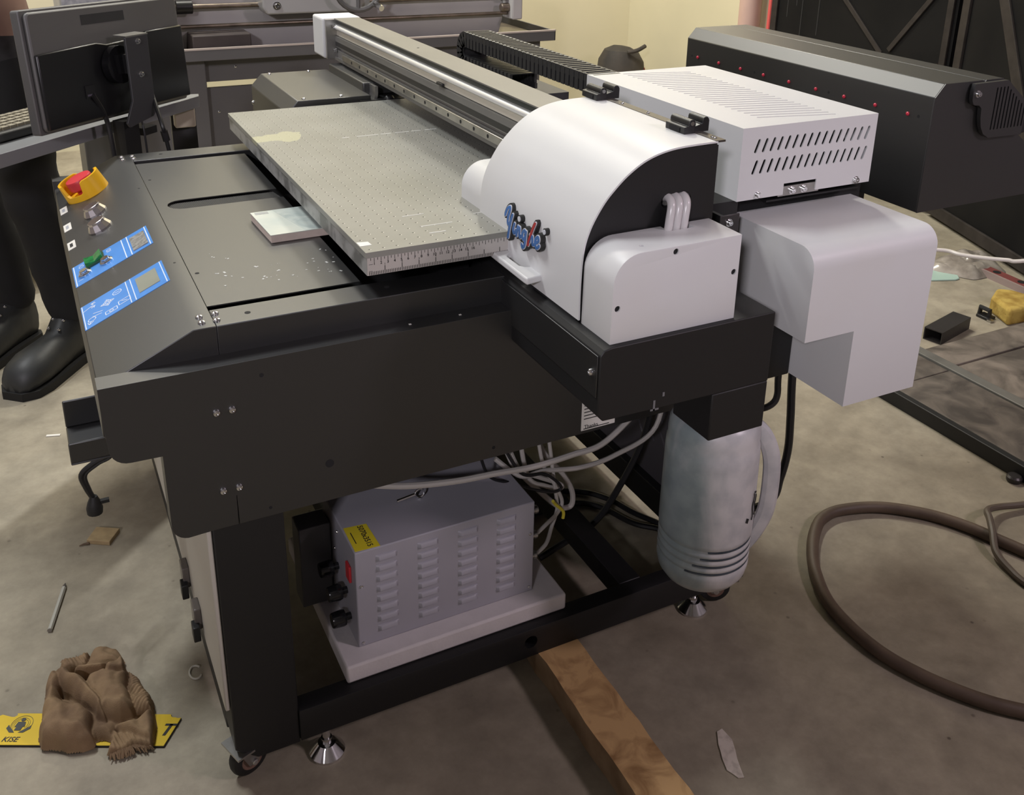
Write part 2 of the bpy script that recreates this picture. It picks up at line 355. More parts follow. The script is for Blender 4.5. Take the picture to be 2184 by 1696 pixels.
MB().tube([(.79, V-.06, .052), (.80, V-.10, .04)], .011, 10).build('wheel_handle', chrome, LT)
b = MB(); b.box(-.24, .098, V+.02, V+.48, -.118, .55); b.build('headstock', LM1, LT, bevel=.008)
MB().box(.085, .100, V+.005, V+.02, -.118, .52).build('cover_edge', mat('pale_edge', (.5,.48,.46), .4), LT, bevel=.002)
MB().lathe([(.024,0),(.024,.055)], (.125, V+.10, .045), (1,0,0), 18).build('coupling', plastic_black, LT, bevel=.002)
MB().box(-.235, .02, V+.0, V+.018, .035, .40).build('chart_plate', mat('chart_plate', (.62,.64,.70), .4, col2=(.4,.42,.5), scale=60), LT)
b = MB(); b.obox((1.0, V+.30, -.07), (.12, 0, .055), (0,.012,0), (.01,0,-.02)); b.build('swarf_guard', LM4, LT)
b = MB(); b.box(.16, .36, V+.03, V+.30, -.118, -.045); b.build('tray_box', mat('rusty_box', (.07,.055,.05), .7, var=.3, scale=8), LT, bevel=.004)
# wall seen between: power box beside the lathe leg
sk = thing('wall_socket_box', (-.35, V1-.03, -.55), 'pale wall trunking with two dark screws low on the cream wall', 'trunking')
MB().box(-.44, -.36, V1-.05, V1, FZ, -.30).build('trunking', mat('trunking_cream', (.62,.55,.38), .6), sk, bevel=.003)
for z in (-.52, -.66): inst('screw', HOLE, sk, (-.40, V1-.05, z), (0,-1,0), scale=2.2)
# backpack on the floor in the corner
bag_m = mat('black_bag_fabric', (0.03, 0.027, 0.024), 0.75, col2=(.06,.05,.04), scale=9)
bg = thing('backpack', (2.62, 3.55, FZ), 'rounded dark backpack slumped in the corner behind the cable chain', 'bag')
b = MB(); pr_ = [(.0,0),(.17,.0),(.20,.06),(.20,.24),(.185,.33),(.14,.385),(.07,.41),(.0,.415)]
b.lathe(pr_, (0,0,0), (0,0,1), 32)
b.v = [(x*.74+2.705, y*.62+3.55, z+FZ+.012*math.sin(9*x+7*z)) for x, y, z in b.v]; b.build('bag_body', bag_m, bg)
MB().tube(spline([(2.68,3.45,FZ+.395),(2.73,3.43,FZ+.405),(2.79,3.44,FZ+.425)], 5), .012, 8).build('carry_strap', bag_m, bg)
MB().tube(spline([(2.825,3.49,FZ+.10),(2.832,3.49,FZ+.2),(2.815,3.49,FZ+.29)], 5), .014, 8).build('red_piping', mat('dull_red', (.25,.03,.03), .6), bg)
# ================================================================== the printer
P = thing('flatbed_printer', (0.22, 0.44, FZ), 'large charcoal and white flatbed inkjet printer in the middle of the workshop', 'printer')
RZ = -0.065
VN, VF = -0.011, 0.902           # outer faces of the two table rails
# --- lower frame
def leg(u0, u1, v0, v1, chamf=True):
    b = MB()
    if chamf == 'L': poly = [(u0, -.335), (u1, -.335), (u1, -.772), (u0+.032, -.772), (u0, -.745)]
    else: poly = [(u0, -.335), (u1, -.335), (u1, -.767), (u0, -.767)]
    b.prism(poly, 'y', v0, v1); return b.build('leg', black, P, bevel=.002)
leg(-.243, -.146, -.041, .03, 'L'); leg(.62, .716, -.041, .03); leg(-.243, -.146, .866, .936, 'L'); leg(.62, .716, .866, .936)
def rail(poly, axis, a, b_): return MB().prism(poly, axis, a, b_).build('bottom_rail', black, P, bevel=.002)
nr = rail([(-.045, -.767), (-.012, -.767), (-.012, -.7085), (-.045, -.7085)], 'x', -.146, .62)
c = MB(); c.lathe([(.0125, -.02), (.0125, .02)], (.252, -.040, -.735), (0,1,0), 18); cut(nr, c)
rail([(.903, -.767), (.936, -.767), (.936, -.7085), (.903, -.7085)], 'x', -.146, .62)
rail([(-.243, -.767), (-.200, -.767), (-.200, -.7085), (-.243, -.7085)], 'y', .03, .866)
rail([(.676, -.767), (.716, -.767), (.716, -.7085), (.676, -.7085)], 'y', .03, .866)
for u in (.03, .24, .45): MB().box(u, u+.045, -.012, .903, -.750, -.7090).build('cross_member', black, P, bevel=.002)
MB().box(.695, .703, .03, .866, -.730, -.30).build('end_panel', mat('purple_grey_panel', (.075,.07,.08), .5), P)
ep = [o for o in P.children if o.name.startswith('end_panel')][0]
c = MB()
for r in range(5):
    for k in range(16):
        y = .07+k*.045+(.02 if r%2 else 0); z = -.40-r*.055
        c.prism(slot((y, z), (y+.022, z+.028), .007), 'x', .68, .72)
cut(ep, c)
# casters and levelling feet
def caster(u, v, spin):
    f_ = MB()
    for s in (-1, 1): f_.prism([(-.016,.058),(.034,.058),(.013,.040),(.008,.026),(-.008,.026),(-.016,.045)], 'y', s*.0150-.0012, s*.0150+.0012)
    f_.box(-.03, .04, -.024, .024, .057, .0605)
    t = f_.build('caster', steel, P); t.location = (u, v, FZ); t.rotation_euler = (0,0,spin)
    whl = MB(); whl.lathe([(.010,-.011),(.024,-.011),(.029,-.008),(.031,-.003),(.031,.003),(.029,.008),(.024,.011),(.010,.011)], (0,0,.031), (0,1,0), 28)
    whl.build('wheel', rubber, t)
    MB().lathe([(.0,-.0118),(.017,-.0118),(.019,-.0100)], (0,0,.031), (0,1,0), 20).build('wheel_hub', mat('brown_hub', (.20,.12,.09), .5), t)
    for s in (-1, 1): MB().lathe([(.005,0),(.005,.004),(.0035,.005)], (0, s*.016, .031), (0,s,0), 10).build('axle_nut', chrome, t)
    return t
caster(-.222, -.018, .35); caster(.664, -.02, -.4); caster(-.20, .90, .2); caster(.664, .90, .9)
def foot(u, v):
    b = MB(); b.lathe([(.028,0),(.028,.004),(.014,.020),(.0085,.021),(.0085,.030),(.0065,.030),(.0065,.075)], (u, v, FZ), n=28); b.build('levelling_foot', chrome, P)
foot(-.105, -.036); foot(.612, -.024); foot(-.105, .92); foot(.612, .92)
# front door panel (pale) on the operator end
fp = MB().box(-.2505, -.2435, -.038, .86, -.668, -.30).build('front_panel', mat('pale_grey_panel', (.50,.47,.41), .5, var=.06, scale=4), P, bevel=.002)
for v in (.245, .135):
    k = MB().box(-.262, -.2505, v, v+.032, -.655, -.615).build('latch', mat('smoked_plastic', (.12,.105,.095), .25), P, bevel=.002)
    MB().box(-.267, -.256, v-.012, v+.010, -.668, -.640).build('latch_tongue', plastic_black, k, bevel=.0015)
for v, z in ((.44, -.615), (.36, -.60)): inst('panel_mark', HOLE, fp, (-.2505, v, z), (-1,0,0), scale=1.2)
# --- lower body
MB().box(-.236, .715, .0, .89, -.335, -.112).build('body_core', dull_black, P)
cheek = [(-.359, -.106)]+[(x, z) for x, z in [(-.3585, -.150)]]+arc(-.332, -.193, .0235, 184, 270, 6)+[(-.294, -.2175)]+arc(-.271, -.327, .0225, 182, 262, 6)+[(-.245, -.348), (-.2080, -.348), (-.2076, -.302), (-.2070, -.302), (-.2066, -.348), (.700, -.348), (.700, -.106)]
sk_ = ck = MB().prism(cheek, 'y', -.045, VN).build('side_skirt', charcoal, P, bevel=.006, seg=3)
for (u, z) in [(-.223, -.171), (-.224, -.290)]: inst('screw', SCREW, ck, (u, -.045, z), (0,-1,0))
for (u, z) in [(-.203, -.171), (-.203, -.290)]: inst('screw', SCREW, sk_, (u, -.045, z), (0,-1,0))
for (u, z, s) in [(-.162, -.130, .75), (-.078, -.288, 1.55), (.177, -.331, .7), (-.164, -.335, .6)]: inst('punched_hole', HOLE, sk_, (u, -.0451, z), (0,-1,0), scale=s)
for (u) in (.050, .127): MB().box(u, u+.0035, -.030, -.027, -.1058, -.1052).build('paint_chip', paper, sk_)
n_ = MB().box(.332, .395, -.0460, -.0450, -.372+.03, -.290).build('notice_label', paper, P)
for i in range(6): MB().box(.336, .360+.012*((i*7)%3), -.0463, -.0460, -.298-.006*i-(.012 if i == 5 else 0), -.2965-.006*i-(.012 if i == 5 else 0)).build('text_line', ink, n_)
place_text(textmesh('thanks', 'Thanks', .009, ink), 'notice_word', n_, (.350, -.0463, -.336), (1,0,0), (0,0,1))
MB().prism(cheek, 'y', VF, .936).build('side_skirt', charcoal, P, bevel=.006, seg=3)
MB().box(.700, .716, -.040, .93, -.348, -.075).build('rear_skirt', charcoal, P, bevel=.002)
# --- table rails and deck
for (a, b_, nm) in ((VN, .044, 0), (.845, VF, 1)):
    r = MB().prism([(a, -.112), (b_, -.112), (b_, RZ), (a, RZ)], 'x', -.2074, .700).build('table_rail', charcoal, P, bevel=.0012, seg=2)
    for (u, v) in ([(-.202, .028), (-.204, .006)] if nm == 0 else [(-.206, .894-.012), (-.205, .874-.012)]): inst('screw', SCREW, r, (u, v, RZ), scale=1.0)
    for (u, v) in ([(-.162, .015), (.036, .021)] if nm == 0 else [(-.15, .88)]): inst('punched_hole', HOLE, r, (u, v, RZ+.0001), scale=1.0)
con = MB().prism([(-.2365, RZ), (-.357, -.1226), (-.3585, -.190), (-.345, -.212), (-.300, -.216), (-.2075, -.216), (-.2075, RZ)], 'y', VN, VF).build('console', charcoal, P, bevel=.0012, seg=2)
for (u, v) in [(-.223, .025), (-.223, .006), (-.226, .883), (-.226, .862)]: inst('screw', SCREW, con, (u, v, RZ))
cov = MB().box(-.2062, .010, .063, .828, -.0695, -.0675).build('deck_cover', charcoal, P)
c = MB(); c.prism(slot((-.162, .5305), (.03, .5305), .053, 8), 'z', -.09, -.05); c.prism(slot((-.173, .30), (-.172, .30), .0001), 'z', -.09, -.05) if False else None
cut(cov, c)
for (u, v, s) in [(-.195, .705, .7), (-.197, .19, .8)]: inst('punched_hole', HOLE, cov, (u, v, -.0674), scale=s)
for (u, v, s) in [(-.221, .65, .5), (-.221, .24, .5)]: inst('punched_hole', HOLE, con, (u, v, RZ+.0001), scale=s)
br = MB(); br.box(-.195, .012, .500, .562, -.085, -.080)
br.build('slot_floor', dull_black, P)
br = MB()
for k in range(64):
    u = -.190+k*.0031
    br.obox((u, .5305, -.0752), (.0006, .004, 0), (-.004, .026, 0), (0, 0, .003))
tag(br.build('slot_brush', mat('grey_brush', (.045,.044,.041), .8), P), kind='stuff')
MB().box(-.2062, .70, .044, .845, -.112, -.105).build('deck_pan', dull_black, P)
spk = MB(); random.seed(3)
for (u0, v0, du, dv, n) in [(-.13, .155, .045, .03, 14), (-.04, .17, .045, .045, 12), (-.155, .25, .02, .02, 5), (-.09, .12, .03, .02, 6), (.0-.02, .13, .02, .03, 5)]:
    for _ in range(n):
        u = u0+random.uniform(-du, du); v = v0+random.uniform(-dv, dv); s = random.uniform(.0006, .0022); e = random.uniform(.4, 1.6); a = random.uniform(0, PI)
        ax = Vector((math.cos(a)*s*e, math.sin(a)*s*e, 0)); ay = Vector((-math.sin(a)*s*.7, math.cos(a)*s*.7, 0))
        if u < .005: spk.obox((u, v, -.0673), ax, ay, (0,0,.0001))
tag(spk.build('paint_flecks', mat('pale_flecks', (.55,.56,.55), .6), cov), kind='stuff')
# --- console fittings (t along the slope 0..1 from the top edge, v across)
A_ = Vector((-.2365, 0, RZ)); B_ = Vector((-.357, 0, -.1226)); SL = (B_-A_); SN = Vector((-SL.z, 0, SL.x)).normalized()
if SN.z < 0: SN = -SN
SD = SL.normalized()
def cs(t, v, h=0.0): return A_+SL*t+Vector((0, v, 0))+SN*h
def plate(name, quad, h0, h1, m_, parent):
    b = MB(); vs = [cs(t, v, h0) for t, v in quad]+[cs(t, v, h1) for t, v in quad]
    n = len(quad); b.add(vs, [tuple(range(n)), tuple(range(n, 2*n))]+[(i, (i+1)%n, n+(i+1)%n, n+i) for i in range(n)]); return b.build(name, m_, parent, fix=True, smooth=False)
def rq(t0, t1, v0, v1): return [(t0, v0), (t1, v0), (t1, v1), (t0, v1)]
p1 = plate('switch_label', rq(.005, .995, .342, .430), 0, .0007, blue, P)
p2 = plate('keypad_label', rq(.005, .995, .173, .258), 0, .0007, blue, P)
for t in (.035, .275, .345, .975): plate('label_line', rq(t-.006, t+.006, .343, .429), .0007, .0009, printwhite, p1)
for t in (.035, .40, .455, .98): plate('label_line', rq(t-.005, t+.005, .174, .257), .0007, .0009, printwhite, p2)
plate('display', rq(.055, .245, .352, .412), .0007, .0022, lcdfilm, p1)
plate('display', rq(.10, .345, .189, .243), .0007, .0016, lcd, p2)
def mrk(par, cen, segs, wd=.0012):
    b = MB()
    for (x0, y0, x1, y1) in segs:
        p, q = cs(cen[0]+x0/.1335, cen[1]+y0, .0009), cs(cen[0]+x1/.1335, cen[1]+y1, .0009); d = (q-p); 
        if d.length < 1e-6: continue
        s_ = SN.cross(d.normalized())*wd/2; b.obox((p+q)/2, d/2, s_, SN*.0001)
    return b.build('key_symbol', printwhite, par, smooth=False)
def circ(r, n=10): return [(r*math.cos(2*PI*k/n), r*math.sin(2*PI*k/n), r*math.cos(2*PI*(k+1)/n), r*math.sin(2*PI*(k+1)/n)) for k in range(n)]
arw = lambda a, r=.011: [(r*math.cos(a), r*math.sin(a), .3*r*math.cos(a), .3*r*math.sin(a)), (r*math.cos(a), r*math.sin(a), .6*r*math.cos(a+.6), .6*r*math.sin(a+.6)), (r*math.cos(a), r*math.sin(a), .6*r*math.cos(a-.6), .6*r*math.sin(a-.6))]
mrk(p2, (.70, .222), circ(.006)+circ(.003)); mrk(p2, (.70, .222), arw(0)+arw(PI/2)+arw(PI)+arw(-PI/2), .0009)
mrk(p2, (.57, .238), circ(.007)+[(-.004,0,.004,0)]); mrk(p2, (.52, .196), [(-.009,-.006,.009,-.006),(.009,-.006,.009,.006),(.009,.006,-.009,.006),(-.009,.006,-.009,-.006),(-.004,-.002,.004,.003)])
mrk(p2, (.68, .188), [(-.009,-.005,.009,-.005),(.009,-.005,.009,.005),(.009,.005,-.009,.005),(-.009,.005,-.009,-.005)]+circ(.003))
mrk(p2, (.90, .232), arw(PI*.8)+[(-.006,.010,.010,.004)]); mrk(p2, (.90, .196), circ(.006)+arw(-1.2, .014)); mrk(p2, (.80, .245), arw(.4)); mrk(p2, (.83, .205), [(-.008,0,.006,.008),(-.006,-.006,.008,-.002)])
mrk(p1, (.88, .413), circ(.004)+[(-.004,.008,.004,.008)], .001); mrk(p1, (.52, .417), circ(.0035)+[(-.004,-.007,.004,-.007)], .001); mrk(p1, (.92, .36), [(-.004,0,.004,0)], .001)
plate('rocker_frame', rq(.585, .825, .388, .421), .0007, .004, mat('dark_green_frame', (.02,.07,.035), .4), p1)
rk = MB(); q_ = [cs(.60, .391, .004), cs(.81, .391, .004), cs(.81, .418, .004), cs(.60, .418, .004), cs(.60, .391, .011), cs(.705, .391, .006), cs(.81, .391, .010), cs(.81, .418, .010), cs(.705, .418, .006), cs(.60, .418, .011)]
rk.add(q_, [(0,3,2,1),(4,5,8,9),(5,6,7,8),(0,1,6,5,4),(3,9,8,7,2),(0,4,9,3),(1,2,7,6)]); rk.build('rocker_switch', green, p1, fix=True)
for t in (.853, .579):
    bt = MB(); bt.lathe([(.011,0),(.011,.002),(.0085,.004),(.0085,.0045),(.0068,.0045),(.0068,.007),(.006,.0078),(.0001,.0078)], cs(t, .3755, .0007), SN, 20); bt.build('push_button', chrome, p1)
for i, v in enumerate((.738, .635, .535)):
    lb = plate('sticker', rq(.885, .99, v-.018, v+.020), 0, .0004, paper, P)
    plate('sticker_print', rq(.92, .96, v-.008, v+.010), .0004, .0005, mat('grey_print', (.35,.36,.4), .6) if i < 2 else ink, lb)
for v in (.627, .538):
    kb = MB(); kb.lathe([(.021,0),(.021,.003),(.0155,.013),(.0150,.0165),(.0140,.0170),(.0001,.0170)], cs(.53, v, 0), SN, 12)
    k_ = kb.build('rotary_knob', mat('satin_chrome', (.70,.67,.68), .24, 1.0), con, angle=20)
# emergency stop with yellow guard
ev, et = .765, .545
zq = SN; xq = SD; yq = Vector((0,1,0))
E0 = cs(et, ev, 0)
def el(x, y, h): return E0+xq*x+yq*y+zq*h
gd = MB(); n = 40; R_, T_ = .040, .005
def gh(a):   # guard wall height: two opposite tall lobes with U-shaped gaps between
    c_ = abs(math.cos(a-math.radians(40)))
    s_ = min(1, max(0, (c_-.50)/.16)); return .011+.025*s_
vs = []; 
for k in range(n):
    a = 2*PI*k/n; h = gh(a); rr = R_+.004*math.cos(2*(a-math.radians(40)))
    vs += [el(rr*math.cos(a), rr*math.sin(a), 0), el((rr-.002)*math.cos(a), (rr-.002)*math.sin(a), h), el((rr-T_-.002)*math.cos(a), (rr-T_-.002)*math.sin(a), h), el((rr-T_)*math.cos(a), (rr-T_)*math.sin(a), .004)]
fs = []
for k in range(n):
    a, b_ = k*4, ((k+1)%n)*4
    fs += [(a, b_, b_+1, a+1), (a+1, b_+1, b_+2, a+2), (a+2, b_+2, b_+3, a+3)]
fs.append(tuple(k*4+3 for k in range(n)))
gd.add(vs, fs); est = gd.build('emergency_stop_guard', yellow, P, fix=True)
mh = MB(); mh.lathe([(.016,.004),(.016,.014),(.0225,.015),(.0250,.018),(.0250,.033),(.0235,.0355),(.012,.037),(.0001,.0375)], E0, zq, 28)
o_ = mh.build('mushroom_button', red, est)
# side pocket tray below the console, and its cable
tr = MB(); tr.box(-.402, -.290, .300, .304, -.402, -.366); tr.box(-.402, -.290, .300, .425, -.406, -.402); tr.box(-.402, -.290, .421, .425, -.402, -.352)
tr.build('pocket_tray', charcoal, P, bevel=.003)
# --- work plate
def plate_mat():
    m = bpy.data.materials.new('perforated_plate'); m.use_nodes = True; nt = m.node_tree; b = nt.nodes['Principled BSDF']
    tc = N(nt, 'TexCoord'); sp = N(nt, 'SeparateXYZ'); nt.links.new(tc.outputs['Object'], sp.inputs[0])
    def M(op, a, b2=None, c2=None):
        n = N(nt, 'Math', operation=op)
        for i, x in enumerate((a, b2, c2)):
            if x is None: continue
            if isinstance(x, (int, float)): n.inputs[i].default_value = x
            else: nt.links.new(x, n.inputs[i])
        return n.outputs[0]
    X, Y = sp.outputs[0], sp.outputs[1]
    fx = M('SUBTRACT', M('FRACT', M('DIVIDE', M('SUBTRACT', X, -.001), .02)), .5)
    fy = M('SUBTRACT', M('FRACT', M('DIVIDE', M('SUBTRACT', Y, .001), .02)), .5)
    d = M('SQRT', M('ADD', M('MULTIPLY', fx, fx), M('MULTIPLY', fy, fy)))
    hole = M('LESS_THAN', d, .075)
    lit_rim = M('LESS_THAN', M('SQRT', M('ADD', M('POWER', M('SUBTRACT', fx, .06), 2), M('POWER', M('ADD', fy, .05), 2))), .07)  # offset pale disc paints a lit edge beside each hole
    n1 = N(nt, 'TexNoise'); n1.inputs['Scale'].default_value = 6; n1.inputs['Detail'].default_value = 6; nt.links.new(tc.outputs['Object'], n1.inputs['Vector'])
    r1 = N(nt, 'ValToRGB'); r1.color_ramp.elements[0].color = (.245, .245, .218, 1); r1.color_ramp.elements[1].color = (.295, .295, .268, 1); r1.color_ramp.elements[0].position = .35; r1.color_ramp.elements[1].position = .65
    nt.links.new(n1.outputs['Fac'], r1.inputs['Fac'])
    mx0 = N(nt, 'Mix', data_type='RGBA'); nt.links.new(lit_rim, mx0.inputs[0]); nt.links.new(r1.outputs['Color'], mx0.inputs[6]); mx0.inputs[7].default_value = (.62, .61, .57, 1)
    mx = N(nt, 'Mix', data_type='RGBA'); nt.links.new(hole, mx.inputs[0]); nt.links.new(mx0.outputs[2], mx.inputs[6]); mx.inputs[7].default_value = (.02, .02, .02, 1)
    # old paint stain near the far left edge
    n2 = N(nt, 'TexNoise'); n2.inputs['Scale'].default_value = 22; n2.inputs['Detail'].default_value = 5; nt.links.new(tc.outputs['Object'], n2.inputs['Vector'])
    sx = M('DIVIDE', M('SUBTRACT', X, .045), .075); sy = M('DIVIDE', M('SUBTRACT', Y, .675), .045)
    sd = M('ADD', M('ADD', M('MULTIPLY', sx, sx), M('MULTIPLY', sy, sy)), M('MULTIPLY', M('SUBTRACT', n2.outputs['Fac'], .5), 3.0))
    st = M('MULTIPLY', M('LESS_THAN', sd, .55), .55)
    mx2 = N(nt, 'Mix', data_type='RGBA'); nt.links.new(st, mx2.inputs[0]); nt.links.new(mx.outputs[2], mx2.inputs[6]); mx2.inputs[7].default_value = (.55, .54, .34, 1)
    nt.links.new(mx2.outputs[2], b.inputs['Base Color']); b.inputs['Roughness'].default_value = .38; b.inputs['Metallic'].default_value = .1
    return m
PU = .62
core = MB().box(.0015, PU-.0015, .0015, .9195, -.0348, -.0085).build('work_plate', mat('raw_aluminium_edge', (.46,.46,.45), .42, .5, col2=(.20,.20,.19), scale=26, ramp=(.38,.55), detail=8), P)
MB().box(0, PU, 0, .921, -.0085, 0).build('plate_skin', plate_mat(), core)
rl = MB().box(.002, PU-.002, .0004, .0015, -.0345, -.0087).build('ruler_strip', mat('ruler_steel', (.56,.53,.50), .4, .3), P)
tk = MB()
k = 0
while k*.005 < .60:
    u = .002+k*.005; L_ = .0058 if k%2 == 0 else .0036
    if k: tk.box(u-.0003, u+.0003, .0001, .0004, -.0090-L_, -.0090)
    k += 1
k = 1
while k*.0254/10 < .60:
    u = .002+k*.00254; L_ = .0115 if k%10 == 0 else .0048
    tk.box(u-.00042, u+.00042, .0001, .0004, -.0340, -.0340+L_); k += 1
tk.box(.004, .010, .0001, .0004, -.0185, -.0181); tk.box(.004, .009, .0001, .0004, -.0285, -.0281)
tag(tk.build('ruler_ticks', ink, rl, smooth=False), kind='stuff')
for k in range(1, 17): place_text(textmesh('ruler_number', str(k), .0058, ink, .0001, bold=.00008), 'ruler_number', rl, (.002+k*.01, .0002, -.0176), (1,0,0), (0,0,1))
for k in range(1, 7): place_text(textmesh('ruler_number', str(k), .0042, ink, .0001), 'ruler_number', rl, (.002+k*.0254, .0002, -.0203), (1,0,0), (0,0,1))
tp = MB(); tp.prism([(.001,.044),(.017,.041),(.018,.027),(.001,.027)], 'z', 0, .0004); tp.build('tape_patch', mat('white_tape', (.75,.75,.72), .5), core)
for (u0, u1, v, wd) in [(.109,.160,.0715,.0012),(.110,.136,.0395,.0013),(.10,.135,.125,.001),(.205,.26,.095,.0009)]: MB().box(u0, u1, v-wd, v+wd, 0, .0003).build('tape_remnant', mat('pale_tape', (.6,.6,.58), .5), core)
for (u0, u1) in [(.160,.175),(.19,.235),(.24,.262),(.27,.30),(.305,.325),(.335,.36)]: MB().box(u0, u1, .6195, .6225, 0, .0003).build('tape_strip', mat('pale_tape', (.6,.6,.58), .5), core)
for uu in (.15, .45): MB().box(uu, uu+.05, .1, .8, -.105, -.0348).build('plate_support', dull_black, P)
# --- gantry beam along v
BU = .352; prof = [(BU,.140),(.4175,.140),(.4175,.030),(BU+.004,.030),(BU+.004,.036),(BU-.004,.036),(BU-.004,.0435),(BU,.0435),(BU,.061),(BU+.006,.061),(BU+.006,.069),(BU,.069),(BU,.071),(BU+.010,.071),(BU+.010,.083),(BU-.001,.083),(BU-.001,.096),(BU+.012,.096),(BU+.012,.112),(BU+.004,.112),(BU+.004,.127),(BU+.006,.127),(BU+.006,.1375),(BU,.1375)]
bm_ = MB().prism(prof, 'y', -.20, 1.285).build('gantry_beam', aludark, P)
MB().box(BU+.004, BU+.0065, -.2, 1.283, .1275, .137).build('seal_strip', mat('dark_green_strip', (.02,.026,.024), .4), bm_)
MB().box(BU-.0005, BU+.0105, -.2, 1.283, .0715, .0825).build('seal_strip', plastic_black, bm_)
MB().tube([(BU+.001, -.2, .1190), (BU+.001, 1.282, .1190)], .0062, 14).build('guide_shaft', mat('bright_shaft', (.86,.87,.88), .35, .55), bm_)
MB().box(BU+.0045, BU+.0125, -.2, 1.283, .0975, .1110).build('encoder_cover', mat('warm_strip', (.70,.665,.56), .4, .1), bm_)
lr = MB().box(BU-.0085, BU-.0002, -.2, 1.20, .0445, .0605).build('linear_rail', steel, P, bevel=.0015)
for k in range(22):
    v = .035+k*.0605
    if v < 1.18: inst('rail_bolt_hole', HOLE, lr, (BU-.0086, v, .0525), (-1,0,0), scale=.95)
MB().box(BU-.006, BU+.0, .555, .585, .100, .106).build('read_clip', plastic_black, bm_, bevel=.001)
inst('punched_hole', HOLE, bm_, (.385, .78, .1401), scale=.7)
for (dz) in (.119, .06): inst('screw', SOCKET, bm_, (BU-.002, 1.272, dz), (-1,0,0), scale=1.2)
MB().box(.328, .423, 1.280, 1.290, .038, .138).build('end_plate', steel, bm_)
MB().box(.322, .425, 1.290, 1.383, .038, .141).build('end_cap', white, bm_, bevel=.006, seg=4)
# beam foot at the far side
MB().box(.325, .42, .985, 1.26, .0, .030).build('beam_bracket', charcoal, P, bevel=.003)
gb = MB(); pth = arc(.30, .030, .05, -90, 0, 8); gb.prism([(.262,-.021)]+[(x, z) for x, z in arc(.315,.012,.033,-90,0,8)]+[(.348,.028),(.341,.028)]+[(x, z) for x, z in arc(.315,.012,.026,0,-90,8)]+[(.262,-.014)], 'y', .945, .985); gb.build('guide_bracket', alu, P)
MB().lathe([(.008,0),(.012,.003),(.013,.009),(.010,.015),(.004,.018)], (.372, .945, -.004), (0,-1,0), 16).build('stop_knob', plastic_black, P)
MB().box(.30, .43, .93, 1.26, -.30, -.0).build('beam_column', black, P)
mc = MB(); mc.prism([(.131,-.25),(.131,-.018),(.157,.010),(.328,.010),(.328,-.25)], 'y', .938, 1.29); mcv = mc.build('motor_cover', charcoal, P, bevel=.002)
for (u, v) in [(.175, 1.275), (.275, 1.275), (.175, .955), (.262, .955)]: inst('screw', SCREW, mcv, (u, v, .010), scale=.9)
inst('screw', SCREW, mcv, (.131, 1.28, -.06), (-1,0,0))
# ================================================================== the carriage and its covers (still the printer)
# drip tray (black, under the dome)
TV0, TV1 = -.290, .100
tray = MB().prism([(.213,-.163),(.2045,-.153),(.2045,-.069),(.2105,-.062),(.222,-.060),(.484,-.060),(.484,-.166),(.385,-.166)], 'y', TV0, TV1).build('carriage_tray', black, P, bevel=.0015)
MB().box(.2030, .2046, TV0+.004, TV1-.002, -.129, -.070).build('tray_front_plate', charcoal, tray, bevel=.0008)
for v in (-.272, .088): inst('screw', SCREW, tray, (.2030, v, -.098), (-1,0,0))
MB().box(.388, .484, -.290, -.205, -.239, -.166).build('bottle_bracket', black, P, bevel=.002)
MB().box(.484, .659, -.150, -.045, -.262, -.135).build('capping_base', black, P, bevel=.002)
MB().box(.50, .70, -.07, .30, -.10, -.06).build('capping_deck', dull_black, P)
sm = MB(); sm.box(.290,.293,-.2906,-.2900,-.166,-.151); sm.box(.286,.299,-.2906,-.2900,-.166,-.1635); sm.box(.304,.307,-.2906,-.2900,-.148,-.142); sm.build('paint_scuff', mat('grey_scuff', (.16,.16,.165), .7), tray)
# dome
arcp = [(.219,-.056),(.2185,-.016),(.2195,.020),(.2225,.046),(.2285,.066),(.237,.0835),(.250,.1035),(.264,.119),(.281,.1345),(.302,.1485),(.322,.1570),(.345,.1625),(.370,.1650),(.407,.1660),(.424,.1660)]
arcs = [(p.x, p.y) for p in spline([(x, z, 0) for x, z in arcp], 4)]
def inset(pts, d):
    out = []
    for i, p in enumerate(pts):
        a = Vector((*pts[max(i-1,0)], 0)); b = Vector((*pts[min(i+1,len(pts)-1)], 0)); t = (b-a).normalized(); nn = Vector((t.y, -t.x, 0)); out.append((p[0]+nn.x*d, p[1]+nn.y*d))
    return out
dome = MB().prism(arcs+inset(arcs, .0025)[::-1], 'y', -.209, .100).build('dome_cover', white, P, angle=25)
ins = inset(arcs, .0026)
for (a, b_) in ((-.2065, -.2045), (.096, .098)):
    sp = MB().prism(ins+[(.4245,.1635),(.4245,-.056)], 'y', a, b_).build('dome_side', black, P)
    if a < 0:
        c = MB(); c.prism(slot((.350,.091),(.378,.091),.020,6), 'y', a-.01, b_+.01); cut(sp, c)
MB().box(.4245, .4270, -.2065, .10, -.05, .160).build('dome_back', black, P)
MB().box(.22, .424, -.2, .095, -.060, -.056).build('dome_floor', dull_black, P)
hs = MB().box(.4210, .4365, -.2085, .128, .1640, .1668).build('hinge_strip', mat('dark_strip', (.09,.08,.07), .4, .6), P)
for v in (.035, -.035, -.195, -.19): inst('strip_screw', SCREW, hs, (.4287, v, .1668), scale=.55)
